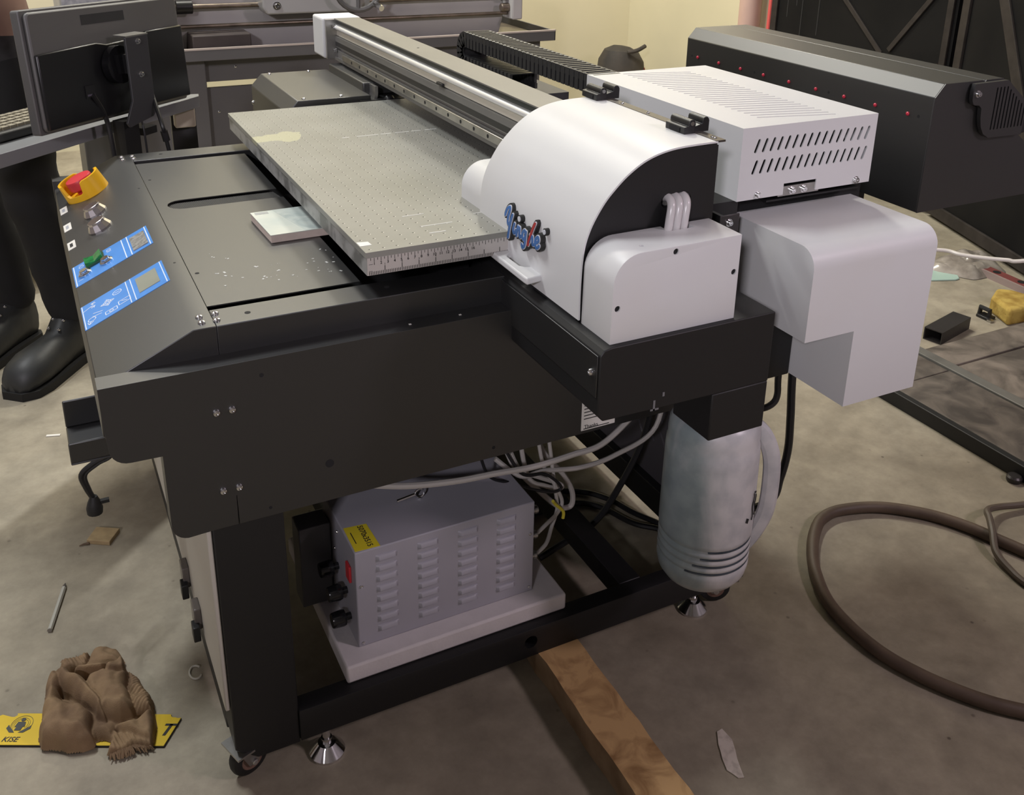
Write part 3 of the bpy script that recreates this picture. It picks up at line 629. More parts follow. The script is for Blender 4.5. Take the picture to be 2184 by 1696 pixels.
def hinge(v0, v1):
    b = MB(); b.prism([(.402,.166),(.4205,.166),(.4205,.180)]+arc(.4150,.180,.0055,0,180,6)+[(.4095,.1765),(.402,.1755)], 'y', v0, v1)
    h = b.build('hinge', plastic_black, P, bevel=.0006)
    MB().prism([(.4225,.166),(.447,.166),(.447,.181)]+arc(.4415,.181,.0055,0,180,6)+[(.436,.177),(.4225,.174)], 'y', v0+.005, v1-.005).build('hinge_leaf', plastic_black, h, bevel=.0006)
    MB().box(.4010, .4025, v0+.010, v1-.010, .1672, .1732).build('hinge_slot', dull_black, h)
    MB().lathe([(.003,0),(.003,.0006)], (.4150, v0, .180), (0,-1,0), 12).build('hinge_pin', chrome, h)
hinge(.068, .112); hinge(-.162, -.118)
# side covers
scp = [(.2222,-.0600),(.2232,.016)]+arc(.2632,.0185,.040,178,90,10)+[(.418,.0595),(.418,-.0600)]
rc = MB().prism(scp, 'y', -.282, -.2105).build('side_cover', white, P, bevel=.0008)
c = MB()
for (u, z) in [(.314,.0515),(.410,.008),(.231,-.012)]: c.lathe([(.0042,-.02),(.0042,.02)], (u, -.285, z), (0,1,0), 16)
c.lathe([(.0034,-.01),(.0034,.01)], (.275, -.262, .060), (0,0,1), 14)
c.box(.338, .378, -.232, -.20, .02, .08)
cut(rc, c)
for (u, z) in [(.314,.0515),(.410,.008),(.231,-.012)]: inst('hole_shade_disc', HOLE, rc, (u, -.2795, z), (0,-1,0), scale=1.04)  # black discs put shade into the shallow holes
MB().prism(scp, 'y', .101, .181).build('side_cover', white, P, bevel=.0008)
tb = mat('milky_tubing', (.62,.60,.60), .25, var=.1, scale=20)
for i, u in enumerate((.352, .364, .376)):
    pts = spline([(u, -.190, .092), (u-.001, -.207, .096), (u-.004, -.219, .090), (u-.009, -.224, .070), (u-.012, -.225, .045)], 6)
    MB().tube(pts, .0058, 12).build('ink_tube', tb, P)
# pull handle
hp = [(.226,.027),(.201,.020),(.195,.014),(.1935,-.100)]+[(.1945,-.109),(.2265,-.104),(.2262,-.074),(.213,-.068),(.2075,-.060),(.2075,-.020),(.2135,-.011),(.2262,-.006)]
MB().prism(hp, 'z', -.0405, -.0300).build('pull_handle', white, P, bevel=.0025, seg=3)
MB().box(.2188, .2260, -.070, -.010, -.048, -.040).build('handle_recess', mat('recess_grey', (.45,.44,.44), .5), P)
# raised name badge (plane of the dome face)
def bz(v, z, h):       # on the dome face; h stands proud towards -u
    return Vector((.2190-h+max(0, (z-.010))*.16*max(0, (z-.010))/.03, v, z))
def ribbon(strokes, wd, h0, h1, m_, name, parent):
    b = MB()
    for st in strokes:
        pts = spline([(y, z, 0) for y, z in st], 6); n = len(pts); L2 = []; R2 = []
        for i, p in enumerate(pts):
            t = (pts[min(i+1,n-1)]-pts[max(i-1,0)]); t = t.normalized() if t.length else Vector((1,0,0)); nn = Vector((-t.y, t.x, 0)); ww = wd/2
            L2.append(p+nn*ww); R2.append(p-nn*ww)
        t0 = (pts[1]-pts[0]).normalized(); t1 = (pts[-1]-pts[-2]).normalized(); ww = wd/2
        capA = [pts[0]+Vector((math.cos(a)*-t0.x-math.sin(a)*-t0.y, math.cos(a)*-t0.y+math.sin(a)*-t0.x, 0))*ww for a in (-.9, 0, .9)]
        capB = [pts[-1]+Vector((math.cos(a)*t1.x-math.sin(a)*t1.y, math.cos(a)*t1.y+math.sin(a)*t1.x, 0))*ww for a in (-.9, 0, .9)]
        for i in range(n-1):
            q = [L2[i], L2[i+1], R2[i+1], R2[i]]
            vs = [bz(p.x, p.y, h0) for p in q]+[bz(p.x, p.y, h1) for p in q]
            b.add(vs, [(0,1,2,3),(4,5,6,7),(0,1,5,4),(2,3,7,6),(1,2,6,5),(3,0,4,7)])
        for cp, s0, s1 in ((capA, L2[0], R2[0]), (capB, L2[-1], R2[-1])):
            q = [s0]+list(cp)+[s1]; q2 = [s0]+sorted(cp, key=lambda p: (p-s0).length)+[s1]
            vs = [bz(p.x, p.y, h0) for p in q2]+[bz(p.x, p.y, h1) for p in q2]
            b.add(vs, [(0,1,2,3,4),(5,6,7,8,9)]+[(i, (i+1)%5, 5+(i+1)%5, 5+i) for i in range(5)])
    return b.build(name, m_, parent, smooth=False, fix=True)
# letter strokes in (v, z); reading direction is -v
def LT_(x0, z0, s, pts): return [(x0-s*x, z0+s*z) for x, z in pts]
Yv = [LT_(-.004, .024, 1, [(-.001,.004),(.001,.0135),(.0065,.017),(.0095,.013),(.0085,.003),(.0095,-.0045),(.014,-.006),(.0175,.001),(.0195,.0095)]), LT_(-.004, .024, 1, [(.0195,.0095),(.0175,-.004),(.0145,-.016),(.0125,-.0245),(.0115,-.0265)])]
iv = [LT_(-.032, .014, 1, [(.002,.0095),(.000,.002),(.001,-.0035),(.005,-.003),(.008,.002)])]
nv = [LT_(-.043, .013, 1, [(.002,.010),(.0005,.002),(.000,-.004)]), LT_(-.043, .013, 1, [(.000,-.001),(.004,.008),(.0075,.0095),(.0085,.005),(.0085,-.001),(.011,-.003),(.014,.0)])]
gv = [LT_(-.060, .014, 1, [(.0095,.007),(.005,.0095),(.0005,.004),(.002,-.003),(.006,-.003),(.010,.003),(.0105,.009)]), LT_(-.060, .014, 1, [(.0105,.009),(.010,-.004),(.007,-.013),(.002,-.0165),(-.0005,-.013)])]
hv = [LT_(-.081, .017, 1, [(.0015,-.004),(.004,.003),(.0085,.005),(.010,.000),(.011,-.005),(.015,-.004)])]
ev_ = [LT_(-.098, .018, 1, [(.002,-.001),(.008,.002),(.010,.0055),(.006,.0085),(.0015,.004),(.001,-.002),(.005,-.007),(.010,-.005),(.0125,-.002)])]
hst = [LT_(-.0765, .016, 1, [(.002,-.009),(.0055,.000),(.0085,.009),(.0125,.0245)]), LT_(-.0765, .016, 1, [(.0085,.009),(.0055,.006)])]
allst = Yv+iv+nv+gv+hv+ev_+hst
bd = ribbon(allst, .0115, .001, .0075, ink, 'name_badge', P)
dots = MB()
for (v, z, r) in [(-.0435, .0335, .0058), (-.1165, .0375, .0052)]: dots.lathe([(r,0),(r,.0065)], bz(v, z, .001), (-1,0,0), 16)
dots.build('badge_backing', ink, bd)
silver = mat('badge_white', (.66,.68,.74), .3)
ribbon(allst, .0066, .0075, .0084, silver, 'badge_outline', bd)
bluem = mat('badge_blue', (.055,.16,.42), .3, var=.2, scale=60)
ribbon(Yv+iv+nv+gv+hv+ev_, .0044, .0084, .0092, bluem, 'badge_letters', bd)
ribbon([hst[0]], .0046, .0084, .0095, mat('badge_red', (.35,.03,.03), .3), 'badge_letter_red', bd)
for (v, z, r) in [(-.0435, .0335, .0040), (-.1165, .0375, .0036)]: MB().lathe([(r,0),(r,.0012)], bz(v, z, .0075), (-1,0,0), 14).build('badge_dot', silver, bd)
# --- vent box behind the dome
bx_ = MB(); u0, u1, v0, v1, z0, z1, t_ = .537, .805, -.124, .323, .041, .153, .002
bx_.box(u0, u1, v0, v1, z0, z1)
vb = bx_.build('vent_box', white, P)
c = MB(); c.box(u0+t_, u1-t_, v0+t_, v1-t_, z0-.01, z1-t_); cut(vb, c)
c = MB()
for k in range(25):
    v = .304-k*.01575; c.prism(slot((.605, v), (.734, v-.0285), .0042, 3), 'z', .14, .16)
for k in range(16):
    u = .570+k*.01466
    c.prism(slot((u-.0065, .1155), (u-.0005, .1320), .0052, 4), 'y', -.14, -.11)
    c.prism(slot((u-.0075, .0825), (u-.0015, .0995), .0052, 4), 'y', -.14, -.11)
c.box(.626, .6915, -.14, -.11, .03, .0588)
cut(vb, c)
for u in (.576, .775): inst('socket_screw', SOCKET, vb, (u, -.124, .0475), (0,-1,0))
ck_ = MB().box(.545, .797, -.108, .315, .044, .10).build('vent_shade_block', dull_black, P)  # black block stands in for shade inside the slotted box
st_ = MB().box(.618, .700, -.122, -.118, .038, .0535).build('mount_strip', steel, P)
for u in (.645, .668): inst('socket_screw', SOCKET, st_, (u, -.122, .0455), (0,-1,0))
MB().box(.44, .83, -.085, .30, -.005, .030).build('carriage_base', dull_black, P)
MB().box(.4365, .545, -.118, .30, .020, .041).build('carriage_plate', black, P)
sbr = MB().box(.487, .522, -.152, -.149, .006, .034).build('small_bracket', mat('worn_black', (.05,.045,.045), .4, .4), P, bevel=.001)
inst('socket_screw', SOCKET, sbr, (.503, -.152, .022), (0,-1,0))
MB().box(.487, .493, -.15, -.10, .0, .034).build('bracket_arm', black, P)
bp_ = MB().box(.60, .79, -.118, .0, .0302, .0330).build('base_plate', black, P)
for (u, v) in [(.655,-.085),(.69,-.088),(.70,-.062),(.715,-.06)]: inst('socket_screw', SOCKET, bp_, (u, v, .033))
# --- white L-shaped cover at the near corner
top = arc(-.240, -.022, .030, 180, 90, 10)
pa = [(-.075,.008)]+top[::-1]+[(-.270,-.1335),(-.075,-.1335)]
pb = [(-.075,.008)]+top[::-1]+[(-.270,-.261),(-.075,-.261)]
b = MB(); b.prism(pa, 'x', .5645, .6605); b.prism(pb, 'x', .6605, .810)
lc = b.build('corner_cover', white, P)
# --- rear electronics housing
gp = [(.919,-.026),(.919,.1695),(.938,.191),(1.030,.191),(1.030,-.026)]
gh_ = MB().prism(gp, 'y', -.1305, .539).build('rear_housing', charcoal, P, bevel=.0012)
MB().prism([(1.0315,-.020),(1.0315,.191),(1.076,.191),(1.133,.148),(1.1345,.092),(1.30,-.02)], 'y', -.1305, .539).build('rear_lid', charcoal, P, bevel=.0012)
led = MB().lathe([(.0034,0),(.0034,.0015),(.0018,.0030),(.0001,.0034)], n=12).mesh('red_rivet', mat('red_rivet', (.55,.03,.06), .25))
for v in (.498,.425,.354,.283,.209,.136,.064,-.010,-.082): inst('red_rivet', led, gh_, (.919, v, .1335), (-1,0,0))
for v in (.519,.311,.103,-.104): inst('punched_hole', HOLE, gh_, (.9189, v, .1335), (-1,0,0), scale=.62)
fl = [(.997,.1885),(.9945,.176),(.995,.162),(.999,.1545),(1.004,.1525),(1.014,.1515),(1.0205,.146),(1.0225,.130),(1.027,.114),(1.036,.101),(1.050,.0935),(1.134,.0915),(1.1325,.1485),(1.0765,.1895)]
MB().prism([(.919,-.026),(.919,.1695),(.938,.191),(1.028,.191),(1.031,.188),(1.034,.191),(1.076,.191),(1.133,.148),(1.1345,.092),(1.30,-.02),(1.30,-.026)], 'y', -.1320, -.1304).build('housing_end', charcoal, P)
flp = MB().prism(fl, 'y', -.1420, -.1345).build('end_flap', charcoal, P)
c = MB(); tops = [.178,.178,.178,.178,.172,.165,.159,.152,.146,.139]
for k, zt in enumerate(tops):
    u = 1.052+k*.00855; c.prism(slot((u, .108), (u, zt), .0032, 3), 'y', -.150, -.120)
cut(flp, c)
MB().box(1.04, 1.1305, -.1343, -.1322, .10, .146).build('flap_backing', dull_black, P)
inst('socket_screw', SOCKET, flp, (1.0055, -.1420, .1715), (0,-1,0))
MB().box(1.130, 1.175, -.12, -.02, .085, .118).build('cable_gland', plastic_black, P, bevel=.003)
MB().box(.72, 1.00, .06, .50, -.33, -.02).build('housing_support', black, P)
# --- cable chain
cu0, cu1 = .541, .606
path = [(v, .150) for v in [.31+.0175*k for k in range(34)]]
lk = MB(); lk.box(-.0086, .0086, -.0015, .0015, -.0325, -.001); lk.prism([(-.0086,-.004),(.0086,-.004),(.0105,-.010),(.0105,-.024),(.0086,-.030),(-.0086,-.030)], 'y', -.0022, .0012)
def link(v, z, ang):
    b = MB()
    H = .034
    for s in (0, 1):
        uu = cu0 if s == 0 else cu1-.006
        b.prism([(-.0095,0),(-.0065,.001),(.0065,.001),(.0095,0),(.0095,-.012),(.0066,-.013),(.0062,-H),(-.0062,-H),(-.0066,-.013),(-.0095,-.012)], 'x', uu, uu+.006)
    b.box(cu0+.004, cu1-.004, -.0048, .0030, -.0022, .0016); b.box(cu0+.004, cu1-.004, -.0060, .0060, -H, -H+.002)
    ca, sa = math.cos(ang), math.sin(ang)
    b.v = [(x, v+y*ca-zz*sa, z+y*sa+zz*ca) for x, y, zz in b.v]
    return b
chm = mat('chain_black', (.028,.028,.029), .42)
chn = None
pos = [(.315+.0178*k, .1515, 0.0) for k in range(33)]
cvx, cvz, cr = pos[-1][0], .1515-.045, .045
for k in range(1, 9):
    a = k*.0178/cr*1.0
    if a > PI: break
    pos.append((cvx+cr*math.sin(a), cvz+cr*math.cos(a), -a))
cr2 = cr
pos += [(cvx-.0178*k, cvz-cr, -PI) for k in range(1, 14)]
chn = MB().box(cu0+.008, cu1-.008, .31, cvx-.01, .122, .135).build('cable_chain', dull_black, P)
for (v, z, a) in pos: link(v, z, a).build('chain_link', chm, chn, smooth=False)
MB().box(.49, .66, .60, .98, .040, .058).build('chain_trough', darkgrey, P)
MB().box(.4175, .50, .30, 1.0, .035, .055).build('trough_arm', darkgrey, P)
MB().box(.595, .61, .80, .84, -.10, .05).build('chain_post', steel, P)
# ================================================================== things on and under the printer
# foam slab and control box
foam_m = mat('white_foam', (.66,.62,.62), .8, var=.06, scale=30, bump=.2, bscale=220)
tag(MB().box(-.064, .330, -.026, .335, -.7085, -.676).build('foam_board', foam_m, bevel=.004, origin='base'), 'thick white foam board lying on the printer\'s bottom frame under the control box', 'foam board')
CB = thing('control_box', (.124, .095, -.676), 'grey louvred steel control box with a yellow sticker, standing on white foam board', 'control box')
grey_box = mat('grey_box_paint', (.36,.35,.39), .45, var=.05, scale=4)
u0, u1, v0, v1, z0, z1 = -.033, .281, .008, .185, -.676, -.494
body = MB().box(u0, u1, v0, v1, z0, z1).build('box_body', grey_box, CB, bevel=.002)
lv = MB(); W_ = .036
vs = []; K = 8; A8 = 6
for i in range(K+1):
    x = -W_/2+W_*i/K; e = math.sqrt(max(0, 1-(2*x/W_)**2)); e = min(1, e*1.6)
    for j in range(A8+1):
        a = PI/2*j/A8; vs.append((x, -.0055*e*math.sin(a) if j < A8 else -.0055*e, .008*math.cos(a)-.002))
fs = [(i*(A8+1)+j, (i+1)*(A8+1)+j, (i+1)*(A8+1)+j+1, i*(A8+1)+j+1) for i in range(K) for j in range(A8)]
n0 = len(vs); vs += [(p[0], 0, -.002) for p in vs[A8::A8+1]]
fs += [(i*(A8+1)+A8, (i+1)*(A8+1)+A8, n0+i+1, n0+i) for i in range(K)]
lv.add(vs, fs); lvm = lv.mesh('louvre', grey_box)
bm = bmesh.new(); bm.from_mesh(lvm); bmesh.ops.recalc_face_normals(bm, faces=bm.faces); bm.to_mesh(lvm); bm.free()
for c_ in range(4):
    for r_ in range(8):
        o = bpy.data.objects.new('louvre', lvm); COL.objects.link(o); put(o, CB); o.location = (.018+c_*.0700, v0, -.514-r_*.0193)
for (u, z) in [(u0+.008, -.558), (u0+.008, z0+.008), (u1-.008, -.556), (u1-.008, z0+.010)]: inst('box_screw', SCREW, body, (u, v0, z), (0,-1,0), scale=.62)
stk = MB().prism([(u0+.002, .012), (u0+.042, .010), (u0+.040, .072), (u0+.003, .076)], 'z', z1, z1+.0005).build('yellow_sticker', mat('sticker_yellow', (.72,.60,.03), .5), CB)
place_text(textmesh('sticker_text', '5070x3515', .0125, ink, .0001, bold=.0002), 'sticker_text', stk, (u0+.028, .043, z1+.0006), (0,-1,0), (1,0,0))
MB().box(u0+.009, u0+.0105, .030, .060, z1+.0005, z1+.0006).build('sticker_line', ink, stk)
kn = mat('glossy_black_knob', (.012,.012,.013), .18)
for i, (v, z) in enumerate([(.105, -.585), (.060, -.600), (.045, -.640)]):
    k_ = MB(); k_.lathe([(.006,0),(.006,.010),(.0125,.010),(.0135,.014),(.0125,.030),(.0115,.032),(.0001,.032)], (u0, v, z), (-1,0,0), 18); k_.build('fuse_knob', kn, CB)
MB().box(u0-.004, u0, .03, .05, -.565, -.535).build('red_switch', red, CB, bevel=.001)
pl = MB(); pl.box(u0-.055, u0-.002, .135, .180, -.675, -.52); pl.build('filter_unit', mat('smoked_box', (.10,.10,.105), .3), CB, bevel=.002)
for (v, z) in [(.12,-.56),(.15,-.60),(.10,-.515)]: inst('box_screw', SCREW, body, (u0, v, z), (-1,0,0), scale=.6)
rg = MB(); rg.tube([(.110+.008*math.cos(a), .100, z1+.010+.008*math.sin(a)) for a in [2*PI*k/18 for k in range(19)]], .0016, 6, cap=False); rg.tube([(.110,.10,z1),(.110,.10,z1+.003)], .004, 8)
rg.build('lifting_ring', chrome, CB)
MB().tube([(.070,.100,z1+.006),(.102,.100,z1+.010)], .003, 8).build('ring_bolt', chrome, CB)
for z in (-.540, -.592, -.635):
    cn = MB(); cn.lathe([(.0085,0),(.0085,.005),(.0065,.005),(.0065,.018),(.0075,.018),(.0075,.024),(.005,.026)], (u1, .045, z), (1,0,0), 14); cn.build('plug_socket', steel, CB)
# cables
wcab = mat('grey_white_cable', (.50,.47,.44), .5); bcab = mat('black_cable', (.012,.012,.013), .45)
def cable(name, pts, r, m_, label, k=8):
    b = MB(); b.tube(spline(pts, k), r, 8); return tag(b.build(name, m_, origin='base'), label, 'cable', None)
cable('power_cable', [(-.02,.03,-.385),(.06,.03,-.412),(.146,.03,-.428),(.218,.03,-.434),(.29,.03,-.441),(.362,.03,-.438),(.429,.03,-.430),(.52,.05,-.38),(.55,.08,-.34)], .0052, wcab, 'thick pale cable running along just under the printer\'s side panel')
cable('data_cable', [(.26,.12,-.47),(.301,.1,-.505),(.35,.1,-.508),(.424,.1,-.522),(.5,.1,-.516),(.587,.1,-.478),(.62,.12,-.36)], .0046, wcab, 'pale cable sagging from the control box up to the right leg')
cable('looped_cable', [(.30,.14,-.48),(.316,.13,-.52),(.35,.13,-.564),(.385,.13,-.605),(.408,.13,-.624),(.427,.13,-.622),(.426,.13,-.59),(.405,.13,-.549),(.37,.14,-.50),(.34,.15,-.42),(.33,.15,-.34)], .0052, wcab, 'pale cable hanging in a long loop beside the control box')
cable('looped_cable.001', [(.29,.14,-.47),(.304,.12,-.507),(.34,.12,-.528),(.392,.12,-.560),(.395,.12,-.570),(.363,.12,-.556),(.326,.12,-.524),(.31,.13,-.42),(.31,.14,-.34)], .0044, wcab, 'pale cable doubled back in a tight short loop above the control box corner')
cable('thin_cable', [(.20,.06,-.40),(.229,.08,-.472),(.27,.08,-.498),(.312,.08,-.523),(.355,.08,-.542),(.373,.08,-.536),(.339,.08,-.50),(.29,.08,-.483),(.25,.10,-.40)], .0028, bcab, 'thin black cable looping in front of the pale cables')
cable('black_cable', [(.66,.20,-.40),(.633,.20,-.569),(.565,.20,-.696),(.518,.2,-.745),(.461,.2,-.765),(.40,.2,-.785)], .0068, bcab, 'thick black cable slanting from the slotted panel down to the floor')
cable('connector_cable', [(.306,.045,-.592),(.335,.06,-.59),(.372,.09,-.60),(.388,.1,-.585),(.372,.1,-.545),(.351,.11,-.50),(.34,.12,-.42)], .0036, wcab, 'grey cable plugged into the middle socket of the control box')
cable('connector_cable.001', [(.306,.045,-.635),(.335,.06,-.632),(.362,.09,-.625),(.378,.1,-.595),(.370,.1,-.538),(.36,.11,-.44)], .0036, wcab, 'grey cable plugged into the lowest socket of the control box')
cable('earth_wire', [(.360,.085,-.566),(.368,.088,-.578),(.384,.088,-.597),(.383,.086,-.611)], .0030, mat('earth_yellow', (.65,.55,.05), .5), 'short yellow earth wire beside the control box sockets')
cable('floor_cable', [(.45,.46,-.808),(.592,.397,-.808),(.646,.341,-.808),(.671,.272,-.808),(.702,.209,-.808),(.74,.12,-.808)], .0062, bcab, 'black cable on the floor under the printer, the outer of two curves')
cable('floor_cable.001', [(.45,.36,-.808),(.56,.36,-.808),(.615,.322,-.808),(.65,.24,-.808),(.695,.190,-.808),(.74,.10,-.808)], .0062, bcab, 'black cable on the floor under the printer, the inner of two curves')
cable('drop_cable', [(.79,-.02,-.20),(.797,-.02,-.358),(.806,-.02,-.45),(.810,-.02,-.521),(.800,-.02,-.58),(.778,-.02,-.627),(.72,.04,-.68),(.66,.12,-.72)], .0075, bcab, 'thick black cable hanging down behind the plastic jug')
cable('hook_cable', [(.735,-.05,-.24),(.734,-.05,-.329),(.737,-.05,-.370),(.728,-.05,-.386),(.705,-.048,-.391),(.690,-.03,-.392)], .0060, bcab, 'short black cable hooking into the right leg below the white corner cover')
# plug hanging under the pocket tray
pc = thing('hanging_plug', (-.37, .40, -.60), 'black plug hanging on a thin cable below the console tray', 'plug')
b = MB(); b.tube(spline([(-.32,.41,-.405),(-.342,.415,-.462),(-.368,.418,-.478),(-.390,.42,-.497),(-.386,.42,-.525),(-.378,.42,-.548)], 6), .0045, 8); b.build('cord', bcab, pc)
b = MB(); b.tube(spline([(-.31,.41,-.405),(-.335,.415,-.466),(-.362,.418,-.482),(-.384,.42,-.500),(-.381,.42,-.530),(-.376,.42,-.548)], 6), .0035, 8); b.build('cord', bcab, pc)
b = MB(); b.lathe([(.006,0),(.011,-.012),(.014,-.024),(.013,-.034),(.0001,-.036)], (-.376,.42,-.545), (.05,0,1), 14); b.box(-.370,-.352,.416,.424,-.562,-.556); b.build('plug_body', rubber, pc)
# book on the deck
BK = thing('booklet', (-.03, .325, -.0675), 'thin pale paperback booklet lying half under the perforated work plate', 'book')
def bq(x, y): return (-.0725+x*1.0, .268+y)
b = MB(); b.prism([(-.068,.270),(.046,.272),(.044,.394),(-.073,.392)], 'z', -.0670, -.0545); b.build('pages', mat('page_edges', (.60,.50,.44), .8, var=.1, scale=60), BK)
b = MB(); b.prism([(-.069,.269),(.047,.271),(.045,.395),(-.074,.393)], 'z', -.0545, -.0535); cv = b.build('cover', mat('pale_cover', (.66,.68,.60), .5, col2=(.52,.58,.54), scale=14), BK)
b = MB(); b.prism([(-.012,.2705),(.0465,.2712),(.0445,.3945),(-.037,.3935)], 'z', -.0535, -.0533); b.build('cover_picture', mat('grey_green_picture', (.36,.43,.42), .5, col2=(.55,.60,.56), scale=12, dist=2.5), cv)
MB().box(-.068,-.046,.378,.389,-.0535,-.0532).build('cover_stamp', mat('stamp_grey', (.40,.41,.40), .6), cv)
# plastic jug hanging under the bottle bracket
JG = thing('plastic_jug', (.497, -.172, -.580), 'stained translucent white plastic waste-ink jug hanging under the printer\'s carriage', 'jug')
def jug_mat():
    m = bpy.data.materials.new('milky_plastic'); m.use_nodes = True; nt = m.node_tree; b = nt.nodes['Principled BSDF']
    tc = N(nt, 'TexCoord'); n1 = N(nt, 'TexNoise'); n1.inputs['Scale'].default_value = 11; n1.inputs['Detail'].default_value = 5; n1.inputs['Distortion'].default_value = 1.0
    mp_ = N(nt, 'Mapping'); mp_.inputs['Scale'].default_value = (1, 1, .45); nt.links.new(tc.outputs['Object'], mp_.inputs['Vector']); nt.links.new(mp_.outputs['Vector'], n1.inputs['Vector'])
    sp = N(nt, 'SeparateXYZ'); nt.links.new(tc.outputs['Object'], sp.inputs[0])
    # ink residue settled on one flank, ragged edge
    a1 = N(nt, 'Math', operation='MULTIPLY_ADD'); nt.links.new(n1.outputs['Fac'], a1.inputs[0]); a1.inputs[1].default_value = .10; nt.links.new(sp.outputs[0], a1.inputs[2])
    r = N(nt, 'ValToRGB'); r.color_ramp.elements[0].position = .482; r.color_ramp.elements[1].position = .520; r.color_ramp.elements[0].color = (.27, .325, .335, 1); r.color_ramp.elements[1].color = (.60, .59, .595, 1)
    nt.links.new(a1.outputs[0], r.inputs['Fac'])
    n2 = N(nt, 'TexNoise'); n2.inputs['Scale'].default_value = 28; n2.inputs['Detail'].default_value = 6; nt.links.new(tc.outputs['Object'], n2.inputs['Vector'])
    r2_ = N(nt, 'ValToRGB'); r2_.color_ramp.elements[0].position = .35; r2_.color_ramp.elements[1].position = .6; r2_.color_ramp.elements[0].color = (.78, .80, .82, 1); r2_.color_ramp.elements[1].color = (1, 1, 1, 1)
    nt.links.new(n2.outputs['Fac'], r2_.inputs['Fac'])
    mx = N(nt, 'Mix', data_type='RGBA', blend_type='MULTIPLY'); mx.inputs[0].default_value = 1; nt.links.new(r.outputs['Color'], mx.inputs[6]); nt.links.new(r2_.outputs['Color'], mx.inputs[7])
    nt.links.new(mx.outputs[2], b.inputs['Base Color']); b.inputs['Roughness'].default_value = .33
    return m
jm = jug_mat()
b = MB(); prof = [(.0,.0),(.055,.0),(.072,.008),(.083,.024),(.0865,.040)]
for k in range(4):
    z = .050+k*.0155; prof += [(.0865,z),(.0835,z+.004),(.0835,z+.007),(.0870,z+.011)]
prof += [(.0875,.115),(.0870,.19),(.0860,.268),(.0852,.284),(.0832,.289),(.0832,.306),(.0815,.322),(.0750,.335),(.0620,.344),(.0440,.350),(.028,.352)]
b.lathe(prof, (0,0,0), (0,0,1), 48)
b.v = [(x+.490, y-.190, z-.604) for x, y, z in b.v]; jb = b.build('jug_body', jm, JG, angle=50)
b = MB(); b.lathe([(.026,.345),(.026,.356),(.023,.356),(.023,.366)], (.478,-.205,-.604), (0,0,1), 24); b.build('neck', mat('pale_neck', (.55,.57,.64), .35), JG)
hp_ = spline([(.560,-.190,-.290),(.585,-.190,-.315),(.603,-.190,-.360),(.607,-.190,-.420),(.603,-.190,-.475),(.585,-.190,-.520),(.566,-.190,-.548)], 6)
b = MB(); b.tube(hp_, [.0165]*len(hp_), 10); ca_, sa_ = math.cos(-.42), math.sin(-.42); b.v = [(.490+(x-.490)*1.0*ca_-(y+.190)*.75*sa_, -.190+(x-.490)*1.0*sa_+(y+.190)*.75*ca_, z) for x, y, z in b.v]; b.build('handle', jm, JG)
b = MB()
inkm = mat('ink_drips', (.05,.065,.08), .4, col2=(.02,.03,.04), scale=20)
for k in range(4):      # ink lying in the grooves
    z = .0555+k*.0155
    pts = [(.490+.0848*math.cos(a), -.190+.0848*math.sin(a), z-.604) for a in [math.radians(-150+k*9+110*i/24) for i in range(25)]]
    b.tube(pts, .0016, 6)
b.build('groove_ink', inkm, jb)
b = MB()
for (a0, z0_, z1_, wv) in [(-62,.150,.205,.004),(-55,.155,.198,.003),(-58,.203,.206,.006)]:
    pts = [(.490+.0885*math.cos(math.radians(a0+wv*200*math.sin(9*t))), -.190+.0885*math.sin(math.radians(a0)), -.604+z0_+(z1_-z0_)*t) for t in [i/8 for i in range(9)]]
    b.tube(pts, .0011, 5)
for (a0, z) in [(-75,.153),(-72,.150)]: b.tube([(.490+.0882*math.cos(math.radians(a0)), -.190+.0882*math.sin(math.radians(a0)), -.604+z), (.490+.0882*math.cos(math.radians(a0+2)), -.190+.0882*math.sin(math.radians(a0+2)), -.604+z+.008)], .0011, 5)
b.build('ink_mark', ink, jb)
JT = Matrix.Translation((.497,-.172,-.580)) @ Matrix.Diagonal((.855,.855,.885,1)) @ Matrix.Translation((-.490,.190,.604))
for o in [jb]+[x for x in JG.children]+list(jb.children):
    if o.get('_js') is None:
        o.data.transform(JT); o['_js'] = 1
for o in [jb]+[x for x in JG.children]+list(jb.children):
    if '_js' in o: del o['_js']

# ---- monitor, its stand and the keyboard shelf
MC = Vector((-.203, 1.060, .105)); mex = Vector((.705,.7083,-.0312)).normalized(); mez = Vector((-.032,.0759,.9966)); mez = (mez-mex*mez.dot(mex)).normalized(); mn = mex.cross(mez); 
if mn.dot(Vector((.7,-.7,0))) < 0: mn = -mn
def mp(x, z, d): return MC+mex*x+mez*z+mn*d
def mslab(poly, d0, d1, name, m_, parent, bevel=0):
    n = len(poly); b = MB(); vs = [mp(x, z, d0) for x, z in poly]+[mp(x, z, d1) for x, z in poly]
    b.add(vs, [tuple(range(n)), tuple(range(n, 2*n))]+[(i, (i+1)%n, n+(i+1)%n, n+i) for i in range(n)]); return b.build(name, m_, parent, fix=True, bevel=bevel)
def mr(x0, x1, z0, z1): return [(x0,z0),(x1,z0),(x1,z1),(x0,z1)]
MT = thing('monitor', (MC.x, MC.y, MC.z-.121), 'black flat-screen monitor seen from behind on a bracket beside the printer', 'monitor')
mb_ = mat('monitor_back', (.095,.094,.092), .5, var=.1, scale=6, bump=.05, bscale=500, spec=.9)
mslab(rrect(-.235, .235, -.121, .121, .006), -.024, -.004, 'screen_frame', mb_, MT, .002)
mslab(mr(-.231, .231, -.112, .118), -.0245, -.0238, 'screen_glass', mat('dark_screen', (.005,.005,.006), .12), MT)
mslab(rrect(-.228, .228, -.116, .116, .012), -.004, .006, 'back_shell', mb_, MT, .004)
